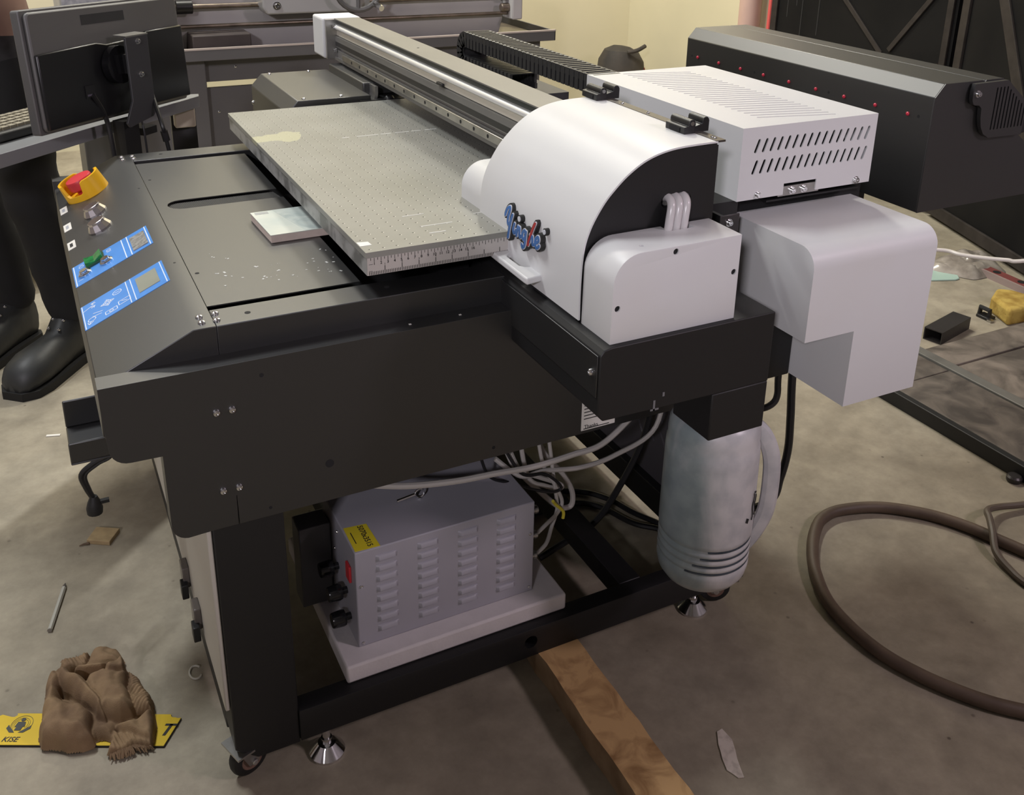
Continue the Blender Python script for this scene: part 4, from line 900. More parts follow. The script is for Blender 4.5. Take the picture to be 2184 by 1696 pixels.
mslab([(-.226,-.112),(.226,-.112),(.226,.052),(.10,.050),(.085,.040),(-.03,.036),(-.06,.042),(-.226,.036)], .006, .014, 'shaded_back_housing', mat('monitor_shade_gloss', (.009,.009,.010), .3), MT, .003)  # shade on the lower back is put into this darker black
mslab(mr(-.085, .045, .080, .100), .006, .0064, 'rating_label', mat('dark_label', (.030,.031,.033), .45), MT)
mslab(mr(-.115, -.088, -.066, -.040), .0142, .016, 'video_port', plastic_black, MT)
mslab(mr(-.112, -.090, -.062, -.058), .016, .0163, 'port_edge', mat('dull_violet', (.10,.09,.12), .4), MT)
mslab(mr(.055, .075, -.046, -.020), .014, .024, 'video_plug', mat('blue_plug', (.012,.012,.10), .35), MT, .002)
sb = MB(); sb.lathe([(.035,0),(.040,.004),(.040,.020)], mp(-.02, -.008, .014), mn, 20); sb.build('vesa_boss', mat('gloss_black', (.008,.008,.009), .12), MT)
STD = thing('monitor_stand', (-.19, 1.02, -.30), 'dark bracket post holding the monitor and grey keyboard shelf', 'stand')
bn = Vector((.62,-.78,0)).normalized(); bx2 = Vector((.78,.62,0)).normalized(); BC = Vector((-.158, 1.020, .06))
b = MB(); pol = [(-.032,.098),(.030,.100),(.032,-.070),(.024,-.078),(-.045,-.090),(-.052,-.080),(-.030,-.035)]
n = len(pol); vs = [BC+bx2*x+Vector((0,0,z))+bn*d for d in (-.003,.003) for x, z in pol]
b.add(vs, [tuple(range(n)), tuple(range(n,2*n))]+[(i,(i+1)%n,n+(i+1)%n,n+i) for i in range(n)]); pb_ = b.build('bracket_plate', darkgrey, STD, fix=True, bevel=.001)
for z in (.088, .018): inst('bracket_bolt', SOCKET, pb_, BC+Vector((0,0,z))+bn*.003, bn, scale=1.1)
b = MB(); b.obox(BC+Vector((0,0,.10))-bn*.015, bx2*.031, bn*.018, (0,0,.0015)); b.build('bracket_flange', steel, STD)
b = MB(); b.obox(BC-bn*.035+Vector((0,0,.04)), bx2*.02, bn*.034, (0,0,.02)); b.build('bracket_neck', black, STD)
b = MB(); b.obox((-.197,1.030,-.175), bx2*.021, bn*.016, (0,0,.155)); b.build('post', black, STD)
MB().box(-.22, -.16, .936, 1.05, -.32, -.28).build('post_arm', black, STD)
# shelf
sd1 = Vector((.737,.676,0)).normalized(); sd2 = Vector((-.676,.737,0)); SP = Vector((-.443,.876,-.035))
def sh(x, y, z): return SP+sd1*x+sd2*y+Vector((0,0,z))
b = MB(); pol = [(-.13,0),(.60,0),(.625,.02),(.56,.10),(.34,.24),(-.13,.24)]
n = len(pol); vs = [sh(x,y,z) for z in (-.004,.0) for x, y in pol]
b.add(vs, [tuple(range(n)), tuple(range(n,2*n))]+[(i,(i+1)%n,n+(i+1)%n,n+i) for i in range(n)])
shelf_m = mat('shelf_grey', (.20,.205,.21), .4, var=.06, scale=4)
shf = b.build('shelf', shelf_m, STD, fix=True)
b = MB(); b.obox(sh(.235,.0,-.012), sd1*.365, sd2*.0015, (0,0,.014)); b.build('shelf_lip', shelf_m, STD, bevel=.001)
b = MB(); b.obox(sh(.34,-.01,-.02), sd1*.02, sd2*.06, (0,0,.008)); b.build('shelf_arm', black, STD)
KB = thing('keyboard', tuple(sh(.02,.13,.0)), 'dark keyboard with pale worn keys on the grey shelf behind the monitor', 'keyboard')
kbm = mat('keyboard_black', (.025,.024,.023), .5)
b = MB(); b.obox(sh(.115,.130,.012), sd1*.175, sd2*.068, (0,0,.010)); b.build('case', kbm, KB, bevel=.005)
key = MB(); key.obox((0,0,0), sd1*.0075, sd2*.0065, (0,0,.0035)); keym = key.mesh('key', mat('pale_keys', (.30,.27,.20), .5), smooth=False)
for r_ in range(5):
    for k in range(17):
        o = bpy.data.objects.new('key', keym); COL.objects.link(o); put(o, KB); o.location = sh(-.040+k*.0187+(r_%2)*.004, .082+r_*.0205, .0245)
MS = tag(MB().obox(sh(-.06,.022,.012), sd1*.032, sd2*.02, (0,0,.012)).build('computer_mouse', mat('mouse_grey', (.13,.12,.11), .4), bevel=.009, seg=3), 'small grey-brown computer mouse at the front edge of the shelf', 'mouse')
cable('monitor_cable', [tuple(mp(-.10,-.06,.018)),(-.238,1.0,-.005),(-.232,1.0,-.067),(-.225,1.0,-.20),(-.2,1.0,-.30)], .0052, bcab, 'black cable hanging from the left port of the monitor')
vc = thing('video_cable', (-.11, 1.0, -.30), 'black cable with a thick choke hanging from the monitor\'s blue plug', 'cable')
b = MB(); b.tube(spline([tuple(mp(.065,-.045,.024)),(-.128,1.0,-.025),(-.121,1.0,-.068),(-.105,1.0,-.20),(-.10,1.0,-.30)], 8), .0045, 8); b.build('cord', bcab, vc)
b = MB(); b.tube([(-.125,1.0,-.045),(-.121,1.0,-.068)], .008, 10); b.build('ferrite_choke', plastic_black, vc)
cable('thin_signal_cable', [(-.165,1.03,-.02),(-.162,1.02,-.06),(-.16,1.02,-.20),(-.16,1.02,-.29)], .0022, bcab, 'thin black cable dropping straight behind the bracket post')
ap = thing('outlet_box', tuple((-.02,1.33,-.13)), 'cream plastic outlet box with dark marks under the shelf end', 'outlet')
MB().box(-.060,-.010,1.30,1.33,-.115,-.045).build('outlet_case', mat('cream_plastic', (.52,.46,.36), .5), ap, bevel=.004)
for z in (-.075,-.060): MB().box(-.048,-.038,1.2995,1.3001,z,z+.008).build('outlet_mark', ink, ap)
MB().box(-.065,-.005,1.33,1.35,-.30,-.06).build('outlet_back', darkgrey, ap)
# ================================================================== things on the floor
# timber
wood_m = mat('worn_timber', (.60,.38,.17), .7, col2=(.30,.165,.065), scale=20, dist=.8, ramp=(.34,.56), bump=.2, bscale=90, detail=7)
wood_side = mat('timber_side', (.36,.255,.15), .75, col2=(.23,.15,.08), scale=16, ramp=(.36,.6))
def tl(y, x):  # along the timber (towards the camera) and across
    a = Vector((.268,-.035,0)); d = Vector((-.004,-.342,0)).normalized(); return a+d*y+Vector((-d.y, d.x, 0))*x
b = MB(); pts = []
N_ = 22
random.seed(5)
jag = [(random.uniform(-.0018,.0018), random.uniform(-.0015,.0015)) for _ in range(N_+1)]
vs = []
for i in range(N_+1):
    y = -.10+.75*i/N_; w0, w1 = 0+jag[i][0], .077+jag[i][1]
    for (x, z) in ((w0, FZ), (w1, FZ), (w1, FZ+.050), (w0, FZ+.050)):
        p = tl(y, x); vs.append((p.x, p.y, z))
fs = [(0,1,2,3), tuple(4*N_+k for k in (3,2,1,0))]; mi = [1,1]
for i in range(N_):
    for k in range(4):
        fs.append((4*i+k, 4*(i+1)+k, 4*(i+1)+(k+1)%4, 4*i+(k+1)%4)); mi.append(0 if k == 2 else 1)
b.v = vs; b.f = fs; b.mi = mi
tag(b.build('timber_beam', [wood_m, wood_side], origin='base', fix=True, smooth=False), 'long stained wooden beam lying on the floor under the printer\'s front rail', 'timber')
# paper scrap
b = MB(); o2 = [(.474,-.280),(.485,-.279),(.486,-.304),(.478,-.322),(.470,-.337),(.464,-.352),(.458,-.369),(.449,-.366),(.446,-.356),(.442,-.347),(.449,-.326),(.455,-.314),(.460,-.302)]
b.prism(o2, 'z', FZ+.0004, FZ+.0020)
tag(b.build('paper_scrap', mat('torn_paper', (.66,.60,.52), .8, col2=(.45,.40,.34), scale=60, ramp=(.3,.5)), origin='base', smooth=False), 'torn strip of off-white paper on the floor right of the timber', 'paper')
# wood chip
CHT = thing('wood_offcut', (-.37,.68,FZ), 'small square pale wood offcut with a splinter on the floor', 'offcut')
b = MB(); b.prism([(-.399,.676),(-.377,.714),(-.334,.688),(-.358,.650)], 'z', FZ, FZ+.010); b.build('offcut', mat('pale_ply', (.46,.34,.18), .75, var=.25, scale=40), CHT, bevel=.001)
MB().tube([(-.395,.672,FZ+.003),(-.405,.674,FZ+.003),(-.414,.672,FZ+.0025)], [.003,.002,.001], 6).build('splinter', mat('dark_splinter', (.12,.08,.05), .8), CHT)
# pencil
PN = thing('pencil', (-.463,.498,FZ), 'thin pale grey pencil lying alone on the concrete floor', 'pencil')
a, c2 = Vector((-.4801,.4366,FZ+.0042)), Vector((-.4466,.5603,FZ+.0042)); d = (c2-a)
MB().tube([a, a+d*.90], .0042, 6).build('barrel', mat('grey_barrel', (.42,.41,.36), .4), PN)
MB().tube([a+d*.90, a+d*1.0], [.0042,.0009], 8).build('tip', mat('dark_tip', (.10,.09,.08), .5), PN)
MB().tube([a-d*.012, a+d*.002], .0043, 8).build('end_cap', mat('end_cap_grey', (.25,.23,.20), .4), PN)
# yellow sign
SG = thing('yellow_sign', (-.331,.0805,FZ), 'yellow plastic sign plate with black lettering, half covered by a brown rag', 'sign')
sx, sy = Vector((.8945,-.447,0)), Vector((.447,.8945,0)); SO = Vector((-.3305,.0805,FZ))
def sg(x, y, z=0): return SO+sx*x+sy*y+Vector((0,0,z))
def sgp(poly, z0, z1, name, m_, parent):
    n = len(poly); b = MB(); vs = [sg(x,y,z0) for x,y in poly]+[sg(x,y,z1) for x,y in poly]
    b.add(vs, [tuple(range(n)), tuple(range(n,2*n))]+[(i,(i+1)%n,n+(i+1)%n,n+i) for i in range(n)]); return b.build(name, m_, parent, fix=True, smooth=False)
syel = mat('sign_yellow', (.80,.56,.015), .5, var=.06, scale=20)
out = [(-.315,0),(-.004,0),(.006,.056),(.0,.0555)]+[(-.006+.006*math.cos(a), .0625+.006*math.sin(a)) for a in (-1.2,-1.9,-2.6,-3.1)]+[(-.014,.063),(-.262,.063)]+[(-.266+.006*math.cos(a), .061+.006*math.sin(a)) for a in (-.3,-1.2,-2.0)]+[(-.285,.060),(-.292,.055),(-.315,.030)]
sgp(out, .0002, .0034, 'black_core', ink, SG)
sp_ = sgp([(x*.997-.0006, y*.985+.0006) for x, y in out], .0034, .0042, 'yellow_face', syel, SG)
sgp([(-.0135,.020),(-.0085,.020),(-.0025,.0425),(-.0075,.0425)], .0042, .0046, 'letter_t_stem', ink, SG); sgp([(-.0155,.0395),(.0035,.0395),(.0042,.0435),(-.0148,.0435)], .0042, .0046, 'letter_t_bar', ink, SG)
sgp([(-.100,.020),(-.082,.020),(-.081,.025),(-.093,.025),(-.089,.042),(-.094,.042)], .0042, .0046, 'letter_e', ink, SG)
gry = mat('logo_grey', (.06,.065,.06), .6)
lc_ = (-.246, .040)
def ringp(r0, r1, x, y, a0, a1, n=20):
    A = [math.radians(a0+(a1-a0)*i/n) for i in range(n+1)]
    return [(x+r1*math.cos(t), y+r1*math.sin(t)) for t in A]+[(x+r0*math.cos(t), y+r0*math.sin(t)) for t in A[::-1]]
sgp(ringp(.0162,.0168,lc_[0]+.001,lc_[1]+.001,-40,220), .0042, .0046, 'logo_ring', gry, SG); sgp(ringp(.0132,.0136,lc_[0],lc_[1],-45,225), .0042, .0046, 'logo_ring', gry, SG); sgp(ringp(.0105,.0109,lc_[0],lc_[1],-40,220), .0042, .0046, 'logo_ring', gry, SG)
sgp([(lc_[0]+.0035*math.cos(t), lc_[1]+.0095+.0035*math.sin(t)) for t in [2*PI*k/14 for k in range(14)]], .0046, .0050, 'logo_head', gry, SG)
sgp([(lc_[0]+x, lc_[1]+y) for x, y in [(-.0065,.005),(.0055,.005),(.0075,-.004),(.0045,-.005),(.004,-.012),(-.006,-.012),(-.005,-.005),(-.008,-.005)]], .0046, .0050, 'logo_body', gry, SG)
sgp([(lc_[0]+x, lc_[1]+y) for x, y in [(-.0185,-.001),(-.0155,-.005),(-.008,-.0115),(-.004,-.016),(-.012,-.016),(-.020,-.008)]], .0042, .0048, 'logo_hand', gry, SG)
sgp([(lc_[0]+x, lc_[1]+y) for x, y in [(.0175,-.001),(.0145,-.005),(.007,-.0115),(.002,-.016),(.010,-.016),(.0185,-.008)]], .0042, .0048, 'logo_hand', gry, SG)
place_text(textmesh('sign_name', 'KISE', .0135, ink, .0002, shear=.25, bold=.0002), 'sign_name', SG, sg(-.250,.0105,.0043), sx*1.0, sy)
# brown rag
rag_m = mat('brown_rag_cloth', (.30,.20,.11), .9, col2=(.17,.105,.062), scale=16, ramp=(.34,.62), bump=.3, bscale=600)
import numpy as np
RAGP = [
    (0.042, 'P1', [(-0.4733, 0.2982), (-0.4844, 0.2903), (-0.4926, 0.2662), (-0.4956, 0.2262), (-0.5055, 0.1795), (-0.5008, 0.159), (-0.4658, 0.1352), (-0.4318, 0.1284), (-0.4314, 0.1738), (-0.439, 0.1949), (-0.4566, 0.2071), (-0.4736, 0.2297), (-0.4749, 0.2484), (-0.4627, 0.2759)]),
    (0.052, 'P2', [(-0.4729, 0.2917), (-0.4613, 0.286), (-0.4361, 0.2547), (-0.4263, 0.2277), (-0.4077, 0.1736), (-0.4072, 0.1543), (-0.4222, 0.1668), (-0.4394, 0.2105), (-0.4626, 0.2472), (-0.4718, 0.2703)]),
    (0.046, 'P3', [(-0.4296, 0.2515), (-0.4006, 0.2525), (-0.3693, 0.2373), (-0.3704, 0.2059), (-0.3694, 0.1727), (-0.3697, 0.1499), (-0.3872, 0.1498), (-0.4147, 0.165), (-0.4286, 0.2052), (-0.4354, 0.2376)]),
    (0.028, 'P4', [(-0.4328, 0.2874), (-0.4235, 0.3123), (-0.4159, 0.3287), (-0.3945, 0.3285), (-0.3782, 0.3145), (-0.3723, 0.2755), (-0.3998, 0.2732), (-0.4264, 0.2765)]),
    (0.018, 'P4b', [(-0.4658, 0.3117), (-0.4633, 0.3322), (-0.4426, 0.3301), (-0.4252, 0.3297), (-0.4325, 0.2994), (-0.4518, 0.303)]),
    (0.046, 'P5', [(-0.4426, 0.2692), (-0.4233, 0.2694), (-0.4076, 0.2685), (-0.3985, 0.2611), (-0.4052, 0.2548), (-0.4316, 0.2563)]),
    (0.052, 'P5b', [(-0.4006, 0.2487), (-0.3702, 0.259), (-0.369, 0.2526), (-0.3751, 0.2363), (-0.3957, 0.2369)]),
    (0.026, 'P6', [(-0.3667, 0.2487), (-0.3558, 0.2262), (-0.3448, 0.1965), (-0.3411, 0.1602), (-0.3415, 0.148), (-0.3641, 0.1573), (-0.3704, 0.1639), (-0.368, 0.2059)]),
    (0.026, 'P7', [(-0.3939, 0.1425), (-0.3836, 0.1408), (-0.3634, 0.1343), (-0.3504, 0.1436), (-0.3406, 0.1458), (-0.3437, 0.123), (-0.3534, 0.0941), (-0.3621, 0.0983), (-0.3852, 0.1264)]),
    (0.012, 'P8', [(-0.4024, 0.1361), (-0.3848, 0.1275), (-0.3708, 0.1089), (-0.3597, 0.1051), (-0.3537, 0.089), (-0.3779, 0.0976), (-0.4103, 0.1022)]),
    (0.018, 'P9', [(-0.4745, 0.2446), (-0.4388, 0.2181), (-0.407, 0.1795), (-0.3696, 0.1647), (-0.3633, 0.139), (-0.3943, 0.1439), (-0.4086, 0.1274), (-0.4324, 0.1407), (-0.443, 0.1936)]),
]
def rag():
    x0, x1, y0, y1, st = -.525, -.325, .085, .335, .0013
    gx = np.arange(x0, x1, st); gy = np.arange(y0, y1, st); X, Y = np.meshgrid(gx, gy); H = np.zeros_like(X)
    def wob(a, b, f1, ph): return .0022*np.sin(a*f1+ph+1.3*np.sin(b*f1*.7+ph))
    Xw = X+wob(Y, X, 95, .3)+wob(X, Y, 170, 1.1)*.5; Yw = Y+wob(X, Y, 95, 1.7)+wob(Y, X, 170, .2)*.5
    def pdist(poly):
        n = len(poly); d = np.full(X.shape, 9.0); ins = np.zeros(X.shape, bool)
        for i in range(n):
            ax, ay = poly[i]; bx, by = poly[(i+1) % n]; dx, dy = bx-ax, by-ay
            t = np.clip(((Xw-ax)*dx+(Yw-ay)*dy)/(dx*dx+dy*dy+1e-12), 0, 1)
            d = np.minimum(d, np.hypot(Xw-ax-dx*t, Yw-ay-dy*t))
            c = ((ay > Yw) != (by > Yw)) & (Xw < dx*(Yw-ay)/(dy if abs(dy) > 1e-9 else 1e-9)+ax); ins ^= c
        return np.where(ins, d, -d)
    for (h, nm, poly) in RAGP:
        d = pdist(poly); wd = {'P8': .006, 'P5': .006, 'P5b': .008, 'P4b': .010, 'P6': .010, 'P7': .012}.get(nm, .020)
        t = np.clip((d+.003)/wd, 0, 1); prof = h*np.sqrt(np.clip(1-(1-t)**2, 0, 1))
        if nm in ('P8', 'P4b', 'P6'):
            ang = {'P8': 0.25, 'P4b': 0.3, 'P6': -.9}[nm]; rib = np.cos((X*math.cos(ang)+Y*math.sin(ang))*2*PI/.0058)
            prof = prof+np.where(t > .15, .0018*rib, 0)
        # long soft wrinkles inside each fold
        prof = prof+np.where(t > .25, .0030*np.sin((X*.8+Y*.6)*180+h*900+2.2*np.sin((X*.5-Y)*60))*t, 0)
        H = np.maximum(H, prof)
    for _ in range(2):
        Hs = H.copy(); Hs[1:-1, 1:-1] = (H[1:-1, 1:-1]*4+H[:-2, 1:-1]+H[2:, 1:-1]+H[1:-1, :-2]+H[1:-1, 2:])/8; H = Hs
    ny, nx = H.shape; idx = -np.ones((ny, nx), int); vs = []; fs = []
    keep = H > .0012; kk = keep.copy(); kk[1:, :] |= keep[:-1, :]; kk[:-1, :] |= keep[1:, :]; kk[:, 1:] |= keep[:, :-1]; kk[:, :-1] |= keep[:, 1:]
    for j in range(ny):
        for i in range(nx):
            if kk[j, i]:
                idx[j, i] = len(vs); z = H[j, i]
                vs.append((gx[i], gy[j], FZ+.0046+(z+.0010*noise.noise(Vector((gx[i]*130, gy[j]*130, 0))) if z > .003 else z)))
    for j in range(ny-1):
        for i in range(nx-1):
            q = (idx[j, i], idx[j, i+1], idx[j+1, i+1], idx[j+1, i])
            if min(q) >= 0: fs.append(tuple(int(k) for k in q))
    RG = thing('brown_rag', (-.424, .215, FZ+.0046), 'crumpled brown cotton rag with frayed edges lying on the yellow sign', 'rag')
    b = MB(); b.add(vs, fs); b.build('cloth', rag_m, RG, angle=85)
    b = MB(); random.seed(11)
    def fringe(p, q, n_, out, L0, L1):
        for i in range(n_):
            t = (i+random.random())/n_; px_, py_ = p[0]+(q[0]-p[0])*t, p[1]+(q[1]-p[1])*t
            L_ = random.uniform(L0, L1); j = random.uniform(-.35, .35); ox, oy = out[0]*math.cos(j)-out[1]*math.sin(j), out[0]*math.sin(j)+out[1]*math.cos(j)
            b.tube([(px_-ox*.004, py_-oy*.004, FZ+.012), (px_, py_, FZ+.010), (px_+ox*L_*.6, py_+oy*L_*.6, FZ+.0075+random.uniform(0, .003)), (px_+ox*L_, py_+oy*L_, FZ+.0055)], [.0013, .0013, .0011, .0007], 4)
    d_ = dict((nm, poly) for h, nm, poly in RAGP)
    fringe(d_['P8'][6], d_['P8'][5], 50, (.0, -1.0), .008, .016); fringe(d_['P8'][5], d_['P8'][4], 18, (.5, -.85), .008, .014)
    fringe(d_['P4b'][1], d_['P4b'][3], 40, (-.3, 1.0), .008, .016); fringe(d_['P4'][1], d_['P4'][3], 26, (-.4, 1.0), .008, .018)
    fringe(d_['P6'][0], d_['P6'][3], 34, (1.0, .35), .005, .010)
    tag(b.build('frayed_threads', mat('rag_thread', (.24, .155, .09), .95), RG), kind='stuff')
rag()
# hoses
hose_m = mat('brown_rubber_hose', (.125,.088,.062), .55, col2=(.085,.058,.04), scale=14, bump=.1, bscale=200)
hz = FZ+.0125
pts = [(1.50,-.45,hz),(1.42,-.36,hz),(1.345,-.235,hz),(1.317,-.165,hz),(1.290,-.090,hz),(1.246,-.020,hz),(1.172,.044,hz),(1.086,.074,hz),(1.030,.070,hz),(.985,.045,hz),(.935,.0,hz),(.886,-.062,hz),(.845,-.150,hz),(.838,-.260,hz),(.861,-.346,hz),(.906,-.426,hz),(.956,-.482,hz),(1.05,-.56,hz),(1.25,-.68,hz)]
b = MB(); b.tube(spline(pts, 10), .0125, 12); tag(b.build('rubber_hose', hose_m, origin='base'), 'thick brown rubber hose lying in one large loop on the floor', 'hose')
hz2 = FZ+.030
pts = [(1.545,-.10,FZ+.010),(1.51,-.092,FZ+.010),(1.472,-.088,FZ+.012),(1.405,-.075,FZ+.018),(1.355,-.085,FZ+.031),(1.330,-.110,hz2+.003),(1.302,-.140,hz2),(1.269,-.178,FZ+.016),(1.255,-.225,FZ+.009),(1.249,-.27,FZ+.008),(1.26,-.36,FZ+.008),(1.32,-.48,FZ+.008),(1.38,-.52,FZ+.009),(1.46,-.44,FZ+.009),(1.50,-.30,FZ+.009),(1.53,-.20,FZ+.009)]
b = MB(); b.tube(spline(pts, 10), .0075, 10); tag(b.build('thin_hose', mat('grey_brown_hose', (.115,.090,.068), .5), origin='base'), 'thinner grey-brown hose curling over the large hose at the right', 'hose')
# low steel platform at the right
PF = thing('steel_platform', (1.95,-.1,FZ), 'low dark steel platform of dirty plates on the floor at the right', 'platform')
pl_m = mat('rusty_plate', (.16,.135,.11), .65, col2=(.060,.050,.042), scale=11, dist=.8, ramp=(.36,.66), detail=9, bump=.3, bscale=40)
pl_m2 = mat('rusty_plate_light', (.22,.185,.15), .7, col2=(.075,.062,.050), scale=9, dist=.9, ramp=(.36,.64), detail=9, bump=.3, bscale=40)
MB().box(1.565,1.585,-1.2,.80,FZ,FZ+.040).build('edge_channel', black, PF, bevel=.002)
MB().box(1.585,1.800,-1.2,.40,FZ,FZ+.041).build('deck_plate', pl_m, PF, bevel=.002)
MB().box(1.585,1.800,.404,.80,FZ,FZ+.040).build('deck_plate', pl_m, PF, bevel=.002)
MB().box(1.802,1.838,-1.2,.545,FZ,FZ+.046).build('angle_strip', mat('grey_angle', (.17,.165,.145), .5, var=.2, scale=10), PF, bevel=.002)
MB().box(1.845,2.40,.430,.540,FZ,FZ+.032).build('deck_plate', pl_m2, PF, bevel=.002)
MB().box(1.845,2.38,-1.2,.424,FZ,FZ+.030).build('deck_plate', pl_m2, PF, bevel=.002)
b = MB(); b.lathe([(.004,0),(.016,0),(.018,.005),(.018,.012),(.014,.016),(.004,.016)], (1.552,-.005,FZ), (0,0,1), 16); tag(b.build('steel_nut_ring', mat('dark_ring', (.05,.045,.045), .4, .5), origin='base'), 'small dark steel ring against the platform\'s edge', 'ring')
# square tube offcut
ax = Vector((.173,.043,0)).normalized(); ay = Vector((-ax.y, ax.x, 0)); T0 = Vector((1.976,.610,FZ))
b = MB(); L_, hw, hh, th = .182, .029, .040, .0028
def tp_(x, y, z): return T0+ax*x+ay*y+Vector((0,0,z))
o_ = [(-hw,0),(hw,0),(hw,hh),(-hw,hh)]; i_ = [(-hw+th,th),(hw-th,th),(hw-th,hh-th),(-hw+th,hh-th)]
vs = [tp_(x,y,z) for x in (0,L_) for y,z in o_]+[tp_(x,y,z) for x in (0,L_) for y,z in i_]
fs = []
for k in range(4):
    j = (k+1)%4; fs += [(k,j,4+j,4+k),(8+k,12+k,12+j,8+j),(k,8+k,8+j,j),(4+k,4+j,12+j,12+k)]
b.add(vs, fs); tag(b.build('square_tube', mat('mill_black_steel', (.035,.031,.029), .5, var=.2, scale=10), origin='base', fix=True, smooth=False), 'short open-ended black square steel tube on the floor', 'steel tube')
# small dark clamp
CL = thing('small_clamp', (2.28,.665,FZ), 'small dark metal clamp on the floor between the steel tube and the sponge', 'clamp')
b = MB(); b.box(2.262,2.300,.640,.685,FZ,FZ+.010); b.build('clamp_base', plastic_black, CL, bevel=.002)
b = MB(); b.tube([(2.28,.685,FZ+.006),(2.28,.685,FZ+.030),(2.28,.650,FZ+.030),(2.28,.650,FZ+.008)], .008, 8); b.build('clamp_jaw', plastic_black, CL)
b = MB(); b.box(2.258,2.275,.625,.640,FZ,FZ+.008); b.build('clamp_screw', steel, CL)
# sponge
sp_m = mat('yellow_sponge', (.52,.37,.09), .95, col2=(.30,.18,.03), scale=24, ramp=(.3,.6), bump=.8, bscale=120)
b = MB(); b.prism([(2.285,.585),(2.40,.575),(2.47,.60),(2.44,.70),(2.405,.73),(2.33,.69)], 'z', FZ, FZ+.058); so = b.build('sponge', sp_m, bevel=.012, seg=3, origin='base'); tag(so, 'torn yellow foam sponge on the floor beside the small clamp', 'sponge')
b = MB(); b.tube([(2.519+.03*math.cos(a), .745+.026*math.sin(a), FZ+.004) for a in [2*PI*k/20 for k in range(21)]], .004, 6, cap=False); tag(b.build('rubber_washer', rubber, origin='base'), 'flat dark rubber ring on the floor behind the sponge', 'ring')
b = MB(); b.prism([(2.30,.99),(2.374,.955),(2.45,.925),(2.473,.927),(2.50,.96),(2.548,1.023),(2.546,1.086),(2.45,1.12)], 'z', FZ, FZ+.006); tag(b.build('glass_sheet', mat('mint_sheet', (.42,.58,.50), .25), bevel=.002, origin='base'), 'pale mint-green rigid sheet lying on the floor near the gate', 'sheet')
b = MB(); nA, nR = 40, 12; vs = []; random.seed(2)
for i in range(nR+1):
    for k in range(nA):
        r = i/nR; a = 2*PI*k/nA; x = 2.60+.15*r*math.cos(a)*(1+.2*math.sin(3*a)); y = 1.0+.13*r*math.sin(a)*(1+.2*math.cos(2*a))
        vs.append((x, y, FZ+.002+.065*max(0,1-r**2)*(.55+.9*abs(noise.noise(Vector((x*14,y*14,1)))))))
b.add(vs, [(i*nA+k, i*nA+(k+1)%nA, (i+1)*nA+(k+1)%nA, (i+1)*nA+k) for i in range(nR) for k in range(nA)])
tag(b.build('plastic_bag', mat('dusty_clear_plastic', (.42,.38,.33), .2, col2=(.22,.19,.16), scale=18), origin='base', fix=True, angle=20), 'crumpled dusty clear plastic bag on the floor by the gate', 'bag')
LV = thing('spirit_level', (2.60,.80,FZ), 'red spirit level lying on the floor at the foot of the gate', 'spirit level')
b = MB(); d = Vector((-.02,-.30,0)); n3 = Vector((1,-.066,0)); b.obox((2.600,.80,FZ+.012), d*.5, n3*.022, (0,0,.012)); b.build('level_body', mat('level_red', (.22,.06,.055), .5, var=.2, scale=20), LV, bevel=.002)
b = MB(); b.obox((2.575,.80,FZ+.012), d*.5, n3*.004, (0,0,.012)); b.build('level_edge', mat('level_edge', (.34,.26,.24), .5), LV)
for y in (.70,.78,.88): MB().lathe([(.014,0),(.014,.001)], (2.604,y,FZ+.024), (0,0,1), 14).build('level_hole', dull_black, LV)
cable('white_cable', [(1.00,.45,-.12),(1.35,.62,-.40),(1.70,.66,-.49),(1.913,.596,-.500),(1.950,.545,-.503),(1.985,.50,-.502),(2.03,.455,-.500),(2.065,.427,-.498),(2.25,.32,-.46),(2.43,.215,-.40)], .0058, mat('white_cable', (.72,.68,.62), .4), 'white cable strung from the printer\'s rear across to the gate')
# carton on the floor behind the person
CT = thing('cardboard_carton', (-.70,2.24,FZ), 'pale cardboard carton with black print standing behind the person\'s legs', 'carton')
ct_m = mat('carton_board', (.56,.47,.30), .8, var=.12, scale=10)
b = MB(); b.box(-.98,-.452,2.10,2.42,FZ+.065,FZ+.30); b.build('carton_body', ct_m, CT, bevel=.004)
MB().box(-.96,-.47,2.11,2.41,FZ,FZ+.065).build('shaded_carton_base', mat('carton_shadow', (.30,.27,.20), .8), CT)  # carton board with its shade put into a darker colour
for i, z in enumerate((.115,.125,.135)): MB().box(-.525,-.492,2.0993,2.0999,FZ+z,FZ+z+.006).build('printed_mark', ink, CT)
MB().box(-.98,-.452,2.0990,2.0998,FZ+.225,FZ+.231).build('carton_seam', mat('seam_brown', (.35,.28,.17), .8), CT)
MB().box(-.500,-.497,2.0990,2.0998,FZ+.07,FZ+.228).build('carton_seam', mat('seam_brown', (.35,.28,.17), .8), CT)
# small litter
def bit(name, x, y, sx_, sy_, h, a, m_, label, cat):
    b = MB(); ca, sa = math.cos(a), math.sin(a); b.obox((x,y,FZ+h/2+.0002), (ca*sx_,sa*sx_,0), (-sa*sy_,ca*sy_,0), (0,0,h/2)); return tag(b.build(name, m_, origin='base', bevel=min(sx_,sy_,h)*.25), label, cat)
bit('paper_shred', -.437, 1.155, .016, .004, .002, -.3, mat('shred_white', (.70,.68,.62), .7), 'tiny white paper shred on the floor near the boots', 'paper')
rng_ = MB(); rng_.tube([(-.262+.010*math.cos(a), .22+.016*math.sin(a), FZ+.0025) for a in [.6+5*k/16 for k in range(17)]], .0018, 6); tag(rng_.build('wire_ring', mat('pale_wire', (.60,.58,.50), .5), origin='base'), 'small pale open wire ring on the floor beside the printer\'s front panel', 'ring')

